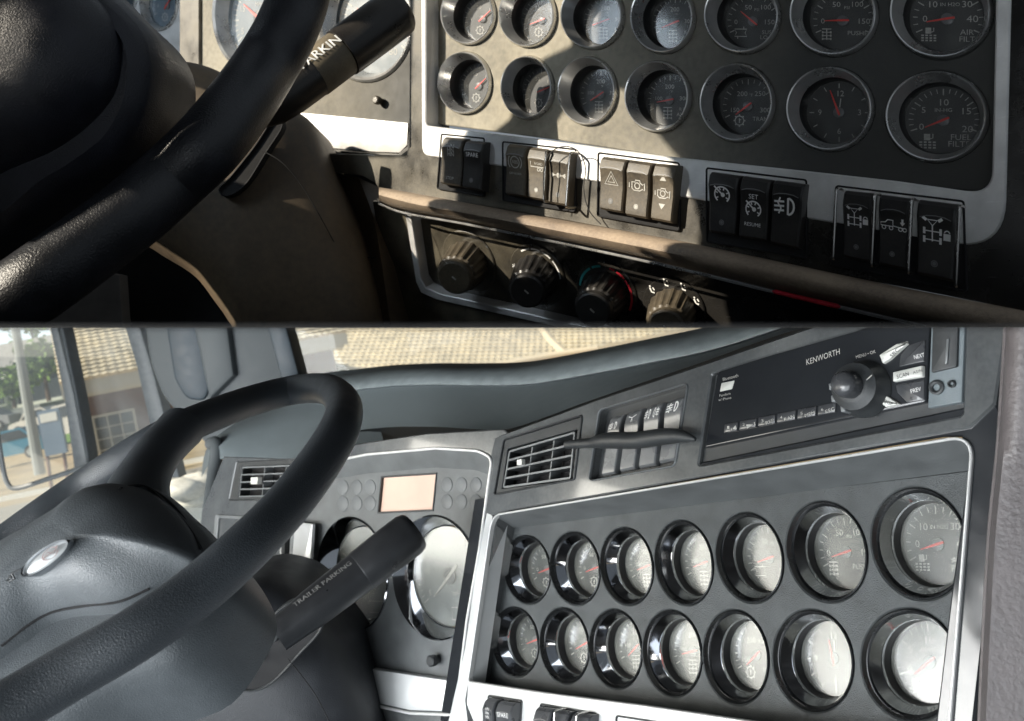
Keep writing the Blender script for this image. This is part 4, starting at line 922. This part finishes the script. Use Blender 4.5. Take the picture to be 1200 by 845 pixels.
ec = EP.uv(55, 654); ea = EP.uv(83, 634)-ec; eb = Vector((-ea.y, ea.x))*.34
def er(s, w): return [EP.at(ec+ea*s*math.cos(t)+eb*(s+(.02 if s > .9 else 0))*math.sin(t), w) for t in [2*math.pi*k/48 for k in range(48)]]
o = MB().rings([er(1, -.012), er(1, .001), er(.96, .002), er(.90, .001), er(.88, 0)]).build('emblem_ring', M['c_chrome'], ls)
o = MB().rings([er(.9, 0), er(.6, .0012), er(.01, .0016)]).build('emblem_badge', M['emblem'], ls)
q = MB(); fe = lambda x, y: EP.at(ec+ea*x+eb*y, .0022)
stroke(q, circ(.25, 0, .3, 20, 340, 20, .55), .05, fe); stroke(q, [(-.1, -.2), (.2, .3), (.35, -.3), (.6, .3)], .06, fe); stroke(q, [(.0, .0), (.55, .0)], .05, fe); q.build('emblem_mark', mat('muted_emblem_print', (.28,.19,.18), .4), ls)
q = MB(); fh = lambda x, y: EP.P(x, y, .004)
q.tube([EP.P(25,667,-.001), EP.P(14,672,-.001), EP.P(8,681,-.001), EP.P(13,676,-.001)], .0005, 5); q.tube([EP.P(14,672,-.001), EP.P(17,678,-.001), EP.P(10,682,-.001)], .0005, 5); q.build('horn_mark', M['c_black'], ls)
lco = thing('steering_column', 'charcoal steering column with lever slot, in the lower picture', 'steering column', X(340, 845, .75))
CQ = frontal(.80)
colo = catmull(px(CQ, [(120,735), (240,700), (268,690), (300,682), (330,687), (352,697), (372,718), (392,745), (410,770), (425,805), (440,845), (470,930), (300,980), (60,960), (20,820)]), 5)
pillow(CQ, colo, [(1, -.10), (1, -.02), (.99, -.008), (.96, .004), (.9, .014), (.8, .022), (.62, .03), (.4, .035), (.2, .037)]).build('shroud', M['c_column'], lco, ang=60)
SQ = frontal(.755)
slo = catmull(px(SQ, [(341,708), (312,732), (288,758), (272,778), (268,792), (279,805), (297,808), (320,797), (350,765), (375,735), (366,712)]), 5)
MB().slab(SQ, inset(slo, -.0022), [slo], -.01, .001, .001).build('slot_edge', M['c_black'], lco)
MB().sheet(SQ, slo, [], -.001).build('slot_floor', M['void'], lco)
for x, y, r_ in ((283,792,.006), (301,768,.007), (320,745,.006)): MB().rings([[SQ.at(SQ.uv(x, y)+Vector((math.cos(a), math.sin(a)))*r_*s, w) for a in [2*math.pi*i/16 for i in range(16)]] for s, w in ((1, -.001), (.8, .003), (.3, .004))], False, True).build('slot_boss', M['c_black'], lco)
MB().tube(catmull([X(337,772,.752), X(352,790,.752), X(370,815,.755), X(388,850,.757)], 6, False), .0005, 5).build('shroud_seam', M['void'], lco)
r = .0185
lever('control_lever', 'black control lever lettered PARKING in front of the grey lower cluster', (346,729), (488,620), .71, .76,
  [('shaft', M['c_lever'], [(-.14, r*.75), (.05, r*.84), (.14, r*.90), (.52, r*.97)]), ('grip', M['c_lever'], [(.52, r*.97), (.53, r*1.0), (.80, r*1.06), (.93, r*1.06), (.97, r*.99), (.985, r*.9), (.98, r*.8), (.965, r*.74), (.97, r*.3)])],
  None, None, 'TRAILER PARKING', (.27, r*.95), None, None, mat('worn_lever_print', (.16,.16,.158), .5), .0066, R(28))
lb_ = thing('footwell_cover', 'pale brown cover just under the lower rim at the bottom edge', 'dash panel', X(100, 840, .9))
ribbon([[(40,850,.95), (100,822,.95), (150,798,.95)], [(60,880,.9), (120,850,.9), (160,830,.9)], [(60,980,.9), (120,980,.9), (180,980,.9)]], 'cover_skin', mat('dim_brown_cover', (.085,.075,.065), .7), lb_)
MB().slab(frontal(1.3), px(frontal(1.3), [(150,640), (700,640), (700,1100), (-100,1100), (-100,800), (60,740)]), [], -.01, 0).build('dash_back', M['c_black'], lb_)

# ================================================================ OUTSIDE, seen through the lower cab's windows
EUP = Vector((-.196, 0, .981)); ERT = Vector((.981, 0, .196)); EFW = Vector((0, 1, 0))
HG = 2.0
def G(x, y, z): return ERT*x+EFW*y+EUP*(z-HG)
def gx(pxx, pyy, Y):      # local coordinates of a picture point at depth Y
    p = X(pxx, pyy, Y); return p.dot(ERT), p.y, p.dot(EUP)+HG
def ebox(mb, x0, x1, y0, y1, z0, z1): mb.box(G((x0+x1)/2, (y0+y1)/2, (z0+z1)/2), ERT*(x1-x0)/2, EFW*(y1-y0)/2, EUP*(z1-z0)/2)
M['e_ground'] = mat('dry_tan_ground', (.42,.33,.20), .9, var=.25, vs=.6)
M['e_road'] = mat('pale_road', (.30,.28,.25), .9, var=.15, vs=1)
M['e_lawn'] = mat('green_lawn', (.13,.24,.04), .9, var=.3, vs=1)
M['e_roof'] = mat('cream_roof_tile', (.70,.62,.47), .8, var=.22, vs=1.6)
M['e_ridge'] = mat('pale_ridge_tile', (.72,.62,.47), .8)
M['e_white'] = mat('white_fascia', (.62,.63,.62), .6)
M['e_leaf'] = mat('tree_foliage', (.14,.24,.05), .8, var=.5, vs=2)
M['e_siding'] = mat('grey_siding', (.25,.27,.30), .8, var=.1, vs=2)
M['e_shingle'] = mat('grey_shingle', (.33,.33,.33), .9, var=.2, vs=3)
M['e_blue'] = mat('blue_car_paint', (.05,.22,.36), .25, coat=.8)
M['e_wcar'] = mat('white_car_paint', (.7,.7,.68), .3, coat=.5)
M['e_tyre'] = mat('tyre_rubber', (.03,.03,.03), .8)
M['e_win'] = mat('dark_window', (.05,.06,.07), .15)
M['e_sign'] = mat('blue_sign_panel', (.13,.19,.28), .5)
M['e_rust'] = mat('rusty_sign_post', (.16,.07,.05), .8)
M['e_pole'] = mat('galvanised_pole', (.33,.36,.37), .5)
M['e_trunk'] = mat('tree_bark', (.10,.07,.05), .9)
M['e_bag'] = mat('white_plastic_bag', (.75,.72,.66), .6, bump=.5, bs=20)
def brickmat():
    m = bpy.data.materials.new('brown_brick'); m.use_nodes = True; nt = m.node_tree; b = nt.nodes['Principled BSDF']; b.inputs['Roughness'].default_value = .9
    tc = nt.nodes.new('ShaderNodeTexCoord'); mp = nt.nodes.new('ShaderNodeMapping'); mp.inputs['Rotation'].default_value = (R(90), 0, 0)
    br = nt.nodes.new('ShaderNodeTexBrick'); br.inputs['Scale'].default_value = 4; br.inputs['Color1'].default_value = (.15,.07,.055,1); br.inputs['Color2'].default_value = (.10,.05,.042,1); br.inputs['Mortar'].default_value = (.26,.2,.17,1)
    nt.links.new(tc.outputs['Object'], mp.inputs[0]); nt.links.new(mp.outputs[0], br.inputs[0]); nt.links.new(br.outputs[0], b.inputs['Base Color']); return m
M['e_brick'] = brickmat()
def estr(mb, name, m): o = mb.build(name, m); 
def struct(mb, name, m, **k):
    o = mb.build(name, m, **k)
    if o: o['kind'] = 'structure'
    return o
q = MB(); q.add([G(-90, 3, 0), G(60, 3, 0), G(90, 140, 0), G(-160, 140, 0)], [(0,1,2,3)]); struct(q, 'ground', M['e_ground'])
q = MB(); q.add([G(-60, 15, .02), G(30, 19, .02), G(30, 24, .02), G(-60, 20, .02)], [(0,1,2,3)]); struct(q, 'road', M['e_road'])
q = MB(); ebox(q, -60, 20, 24.0, 24.3, -.1, .12); struct(q, 'kerb', M['e_white'])
q = MB(); q.add([G(-90, 62, .05), G(-5, 62, .05), G(-5, 84, 1.5), G(-90, 84, 1.5)], [(0,1,2,3)]); struct(q, 'lawn', M['e_lawn'])
m = bpy.data.materials.new('bright_sky'); m.use_nodes = True; m.node_tree.nodes.clear(); em = m.node_tree.nodes.new('ShaderNodeEmission'); em.inputs[0].default_value = (.80,.90,.93,1); em.inputs[1].default_value = .95
ou = m.node_tree.nodes.new('ShaderNodeOutputMaterial'); m.node_tree.links.new(em.outputs[0], ou.inputs[0])
q = MB()
q.rings([[Vector((200*math.sin(a), 200*math.cos(a), z)) for a in [R(-50+90*k/40) for k in range(41)]] for z in (-120, -.5)], closed=False); struct(q, 'sky', m)
# brick house with tiled roof
hs = thing('brick_house', 'brown brick house with a cream tiled roof outside the lower windows', 'house', X(150, 560, 15))
A = X(84, 466, 38.0); Bp = X(178, 462, 39.5); dirw = (Bp-A); dirw -= EUP*dirw.dot(EUP); dirw.normalize(); nrm = dirw.cross(EUP)
if nrm.y > 0: nrm = -nrm
Z0 = -A.dot(EUP)-HG
def H(u, v, d=0): return A+dirw*u+EUP*v+nrm*d
def hbox(mb, u0, u1, v0, v1, d0, d1): mb.box(H((u0+u1)/2, (v0+v1)/2, (d0+d1)/2), dirw*(u1-u0)/2, EUP*(v1-v0)/2, nrm*(d1-d0)/2)
q = MB(); hbox(q, .1, 12, -3.6, 0, -9, 0); q.build('wall', M['e_brick'], hs)
q = MB(); hbox(q, -.35, 12.6, 0.02, .66, -.3, .9); q.build('fascia', M['e_white'], hs)
q = MB(); hbox(q, -.3, 12.4, -.1, 0.02, -.1, .7); q.build('soffit', M['e_white'], hs)
fr = MB(); u0, u1, v0, v1 = .7, 2.3, -3.1, -1.1
for a_, b_, c_, d_ in ((u0-.1, u0, v0-.1, v1+.1), (u1, u1+.1, v0-.1, v1+.1), (u0, u1, v1, v1+.1), (u0, u1, v0-.1, v0)): hbox(fr, a_, b_, c_, d_, 0, .08)
w_ = fr.build('window', M['e_white'], hs)
q = MB(); hbox(q, u0, u1, v0, v1, -.02, .015); q.build('pane', M['e_win'], w_)
for i in range(1, 3): q = MB(); hbox(q, u0+(u1-u0)*i/3-.02, u0+(u1-u0)*i/3+.02, v0, v1, .015, .05); q.build('glazing_bar', M['e_white'], w_)
for i in range(1, 4): q = MB(); hbox(q, u0, u1, v0+(v1-v0)*i/4-.02, v0+(v1-v0)*i/4+.02, .016, .048); q.build('glazing_bar', M['e_white'], w_)
# tiled roof: real overlapping scalloped courses
sl2 = (EUP*.50-nrm*.87).normalized(); rn = dirw.cross(sl2); rn = rn if rn.dot(nrm) > 0 else -rn
def roofpatch(u0, u1, n_c, pitch, cw, s0=0, base=(.5, .26)):
    q = MB(); nc = int((u1-u0)/cw*4)
    for k in range(n_c):
        lo, hi = [], []; e = []
        jit = random.uniform(-.02, .02)
        for i in range(nc+1):
            u = u0+(u1-u0)*i/nc; ph = 2*math.pi*(u/cw); h = .035*max(-.3, math.sin(ph+jit*4))
            p = H(u, base[1])+nrm*base[0]
            lo.append(p+sl2*(k*pitch-.02-.05*math.cos(ph))+rn*(.13+h*.6)); hi.append(p+sl2*((k+1)*pitch+.02)+rn*(.0+h*.6)); e.append(p+sl2*(k*pitch-.02)+rn*(-.03))
        q.rings([e, lo, hi], closed=False)
    return q
o = roofpatch(-.35, 12.6, 24, .40, .36, base=(1.0, .66)).build('roof_tiles', M['e_roof'], hs, ang=30)
if o: o['kind'] = 'stuff'
# wing of the same roof seen through the windshield
h2 = thing('tiled_house', 'house with a wide cream tiled roof seen through the windshield above the dash pad', 'house', X(600, 430, 16))
Asave = A; A = X(300, 482, 46.0); d2 = X(900, 478, 44.0)-A; d2.normalize(); dirw = d2; nrm = dirw.cross(EUP); nrm = -nrm if nrm.y > 0 else nrm
EU2 = dirw.cross(nrm); EU2 = EU2 if EU2.z > 0 else -EU2
_E = EUP; EUP = EU2
sl2 = (EUP*.50-nrm*.87).normalized(); rn = dirw.cross(sl2); rn = rn if rn.dot(nrm) > 0 else -rn
o = roofpatch(-3, 32, 30, .40, .36, base=(.9, .5)).build('roof_tiles', M['e_roof'], h2, ang=30)
if o: o['kind'] = 'stuff'
q = MB(); hbox(q, -2.5, 31, -3.5, 0, -3, 0); q.build('wall', M['e_brick'], h2)
q = MB(); hbox(q, -3, 32, 0, .5, -.2, .9); q.build('fascia', M['e_white'], h2)
q = MB(); q.tube([X(628,372,43), X(645,398,42.2), X(662,414,41.6)], .20, 8); q.build('hip_ridge', M['e_ridge'], h2)
q = MB(); q.tube([X(586,427,41), X(640,417,41), X(700,408,41)], .14, 8); q.build('valley_gutter', M['e_ridge'], h2)
EUP = _E; A = Asave
# apartments
ab = thing('apartment_building', 'grey sided apartment block with white balcony trim, far left', 'apartment building', X(20, 500, 75))
x0, y0, z0 = gx(-40, 480, 80); x1, _, z1 = gx(62, 425, 80)
q = MB(); ebox(q, x0-12, x1+.5, 80, 92, 0, z1); q.build('wall', M['e_siding'], ab)
q = MB(); gz = z1
q.add([G(x0-13, 79, gz), G(x1+1, 79, gz), G(x1+1, 93, gz), G(x0-13, 93, gz), G(x0-13, 86, gz+3.2), G(x1+1, 86, gz+3.2)], [(0,1,5,4), (3,2,5,4), (1,2,5), (0,3,4)]); q.build('roof', M['e_shingle'], ab)
gxx, _, gzz = gx(45, 432, 78.5)
q = MB(); q.add([G(gxx-3, 78.4, gzz-.3), G(gxx+2.8, 78.4, gzz-.3), G(gxx-.1, 78.4, gzz+2.4), G(gxx-3, 83, gzz-.3), G(gxx+2.8, 83, gzz-.3), G(gxx-.1, 83, gzz+2.4)], [(0,1,2), (0,2,5,3), (1,2,5,4)]); q.build('gable', M['e_siding'], ab)
q = MB(); q.tube([G(gxx-3.2, 78.3, gzz-.4), G(gxx-.1, 78.3, gzz+2.5), G(gxx+3, 78.3, gzz-.4)], .22, 6); q.build('gable_trim', M['e_white'], ab)
for fl in range(3):
    zz = gzz-1.0-3.0*fl
    q = MB(); ebox(q, gxx-2.4, gxx+2.4, 78.6, 79.5, zz-1.9, zz-.1); o = q.build('balcony', M['e_win'], ab)
    q = MB(); ebox(q, gxx-2.8, gxx+2.8, 78.2, 79, zz-2.2, zz-1.9); q.build('balcony_slab', M['e_white'], ab)
    for sx in (-2.6, 2.6): q = MB(); ebox(q, gxx+sx-.2, gxx+sx+.2, 78.2, 78.6, zz-2.2, zz+.3); q.build('balcony_post', M['e_white'], ab)
    for wx in (-5, -9):
        q = MB(); ebox(q, gxx+wx-.9, gxx+wx+.9, 79.6, 80.1, zz-1.7, zz-.1); o = q.build('window', M['e_white'], ab)
        if o: q = MB(); ebox(q, gxx+wx-.7, gxx+wx+.7, 79.5, 79.62, zz-1.5, zz-.3); q.build('pane', M['e_win'], o)
def tree(pxx, pyy, Y, h, r_, label):
    bx_, by_, bz_ = gx(pxx, pyy, Y); t = thing('leafy_tree', label, 'tree', G(bx_, by_, max(0, bz_)), 'trees by the apartments')
    q = MB(); q.tube([G(bx_, Y, bz_), G(bx_+.05, Y, bz_+h*.4), G(bx_-.05, Y, bz_+h*.7)], [.16, .11, .05], 7); q.build('trunk', M['e_trunk'], t)
    q = MB()
    for i in range(420):
        a, b_ = random.uniform(0, 6.28), random.uniform(-1, 1); rad = r_*random.uniform(.35, 1.05)*(.8+.3*math.sin(3*a+b_*4)); p = G(bx_+rad*math.cos(a)*math.sqrt(1-b_*b_), Y+rad*math.sin(a)*math.sqrt(1-b_*b_), bz_+h*.62+rad*b_*.9)
        s = random.uniform(.10, .24)*r_**.5; n1 = Vector((random.gauss(0,1), random.gauss(0,1), random.gauss(0,1))).normalized(); n2 = n1.orthogonal().normalized(); n3 = n1.cross(n2)
        q.add([p+n2*s, p+n3*s, p-n2*s, p-n3*s], [(0,1,2,3)])
    q.build('crown', M['e_leaf'], t)
tree(58, 470, 60, 5.0, 1.9, 'leafy tree beside the apartment balconies, right of the lawn')
tree(36, 472, 62, 3.6, 1.5, 'smaller leafy tree in front of the grey apartments')
tree(18, 478, 64, 2.6, 1.2, 'low bush-like tree left of the other two')
tree(40, 403, 110, 7, 4.5, 'distant tree top above the apartment roof')
def car(pxx, pyy, Y, L_, h, m, label, grp='parked cars'):
    bx_, by_, bz_ = gx(pxx, pyy, Y); t = thing('parked_car', label, 'car', G(bx_, by_, bz_), grp)
    pr = [(-.5, .18), (-.49, .48), (-.40, .56), (-.26, .60), (-.12, .96), (.20, .99), (.38, .66), (.49, .60), (.5, .20)]
    def ring(y, s=1): return [G(bx_+a*L_, Y+y, bz_+b_*h*s) for a, b_ in pr]
    q = MB(); q.rings([ring(-.8), ring(.8)], True, True); q.build('body', m, t)
    q = MB(); gl = [(-.22, .62), (-.10, .90), (.19, .93), (.32, .66)]; q.rings([[G(bx_+a*L_, Y-.83, bz_+b_*h) for a, b_ in gl], [G(bx_+a*L_, Y-.79, bz_+b_*h) for a, b_ in gl]], True, True); q.build('window', M['e_win'], t)
    for a in (-.31, .31):
        q = MB(); q.rings([[G(bx_+a*L_+.33*math.cos(g), Y+yy, bz_+.33+.33*math.sin(g)) for g in [2*math.pi*i/18 for i in range(18)]] for yy in (-.86, -.6)], True, True); o = q.build('wheel', M['e_tyre'], t)
        if o: q = MB(); q.rings([[G(bx_+a*L_+.2*math.cos(g), Y+yy, bz_+.33+.2*math.sin(g)) for g in [2*math.pi*i/14 for i in range(14)]] for yy in (-.88, -.85)], True, True); q.build('rim', M['e_pole'], o)
car(26, 538, 44, 3.3, 1.65, M['e_blue'], 'blue parked car left of the sign on rusty posts')
car(-12, 506, 60, 4, 1.5, M['e_siding'], 'grey parked car at the left edge behind the blue one')
car(50, 506, 56, 3.4, 1.6, M['e_wcar'], 'white parked car behind the roof of the blue car')
car(86, 515, 50, 3.6, 2.2, M['e_wcar'], 'white parked van behind the sign, next to the window post')
sg = thing('sign_board', 'blue and white sign board on two rusty posts beyond the door window', 'sign', X(65, 560, 22))
sx_, _, sz_ = gx(58, 545, 22)
for dx in (-.20, .24):
    q = MB(); q.tube([G(sx_+dx+.06, 22, -1.2), G(gx(61, 500, 22)[0]+dx, 22, gx(61, 500, 22)[2]+.3)], .045, 6); q.build('post', M['e_rust'], sg)
q = MB(); cx_, _, cz_ = gx(61, 500, 21.9); ebox(q, cx_-.28, cx_+.28, 21.85, 21.95, cz_-.72, cz_+.45); o = q.build('board', M['e_sign'], sg)
for dz, s in ((.28, .14),):
    q = MB(); ebox(q, cx_-.22, cx_+.22, 21.83, 21.85, cz_+dz-s, cz_+dz+s*.6); q.build('white_band', M['e_white'], sg)
lp = MB(); lp.tube([X(14, 360, 26), X(32, 470, 26), X(47, 556, 26)], [.12, .15, .17], 10); o = lp.build('lamp_post', M['e_pole']); tag(o, 'tall grey lamp post leaning across the left window view', 'lamp post')
bg_ = thing('rubble_bags', 'white bags heaped outside, seen through the gap in the lower wheel', 'bags', X(220, 600, 5))
for i in range(9):
    x, y = random.uniform(192, 258), random.choice((566, 574, 584)); c = X(x, y, 5+random.uniform(-.2, .2)); q = MB(); n3 = []
    s = random.uniform(.05, .09)
    for j in range(7):
        b_ = -1+2*j/6; n3.append([c+Vector((math.cos(a)*math.sqrt(max(0, 1-b_*b_))*s*1.5*(1+.2*math.sin(3*a+i)), math.sin(a)*math.sqrt(max(0, 1-b_*b_))*s, b_*s*(.8+.2*math.cos(2*a)))) for a in [2*math.pi*k/12 for k in range(12)]])
    q.rings(n3, True, True); q.build('bag', M['e_bag'], bg_, ang=80)
q = MB(); q.box(X(220, 640, 5), Vector((.5, 0, 0)), Vector((0, .4, 0)), Vector((0, 0, .25))); q.build('rubble_base', M['e_pole'], bg_)

# ================================================================ added board out of frame, left; openings cut to shape the upper sun patches
CLIP = 0
s_ = SUN; c0 = T.P(760, 120)+s_*.62
e1 = Vector((0, 0, 1)).cross(s_).normalized(); e2 = s_.cross(e1)
class FP: pass
fp = FP(); fp.at = lambda q, w=0: c0+e1*q[0]+e2*q[1]+s_*w
def toshade(p): d = Vector(p)-c0; return Vector((d.dot(e1), d.dot(e2)))
HOLES = [
 [TC.P(x, y) for x, y in ((120,-40), (500,-40), (500,196), (320,196), (250,90), (120,90))],
]
def patch(pts, pl, w): return [toshade(pl.P(x, y, w)) for x, y in pts]
H1 = patch([(500,-60), (668,-60), (660,48), (630,62), (606,80), (596,110), (588,135), (566,152), (548,190), (545,300), (440,290), (380,300), (380,190), (490,190)], T, .006)
H0 = patch([(150,-40), (484,-40), (484,192), (340,192), (300,90), (150,90)], TC, 0)
H2 = patch([(652,108), (700,92), (722,98), (735,126), (771,170), (800,200), (825,262), (815,330), (740,360), (700,300), (662,292), (634,262), (612,240), (600,205), (612,165)], T, .012)
H3 = patch([(508,264), (560,264), (600,284), (600,325), (560,315), (515,310)], K, .02)
bpy.context.view_layer.update(); _dg = bpy.context.evaluated_depsgraph_get()
def lit(pts):
    out = []
    for x, y in pts:
        d = X(x, y, 1).normalized(); h = sc.ray_cast(_dg, Vector((0, 0, 0)), d); out.append(toshade(h[1] if h[0] else X(x, y, .6)))
    return out
H4 = patch([(150,280), (230,300), (290,340), (340,400), (250,440), (190,345)], CP, .0)
H5 = lit([(6,300), (40,285), (80,262), (120,238), (150,222), (172,232), (150,262), (110,292), (70,318), (40,345), (6,365)])
H6 = lit([(6,4), (60,4), (80,4), (70,40), (50,70), (30,100), (10,135), (6,100)])
import mathutils
H7 = lit([(745,338), (775,326), (810,332), (840,352), (825,378), (760,376), (740,362)])
H8 = lit([(600,300), (640,296), (655,315), (640,330), (610,325)])
DBG = (H0, H1, H2, H3, H4, H5, H6, H7, H8)
big_o = [Vector((-.9, -.45)), Vector((.75, -.45)), Vector((.75, .6)), Vector((-.9, .6))]
shade_ok = True
q = MB(); q.sheet(fp, big_o, list(DBG), 0); o = q.build('sun_mask', M['void'], clip=0)
tag(o, 'dark board added out of view, its openings cut to shape the sun patches', 'sun shade')
for o in bpy.data.objects:
    if '_w' in o: del o['_w']
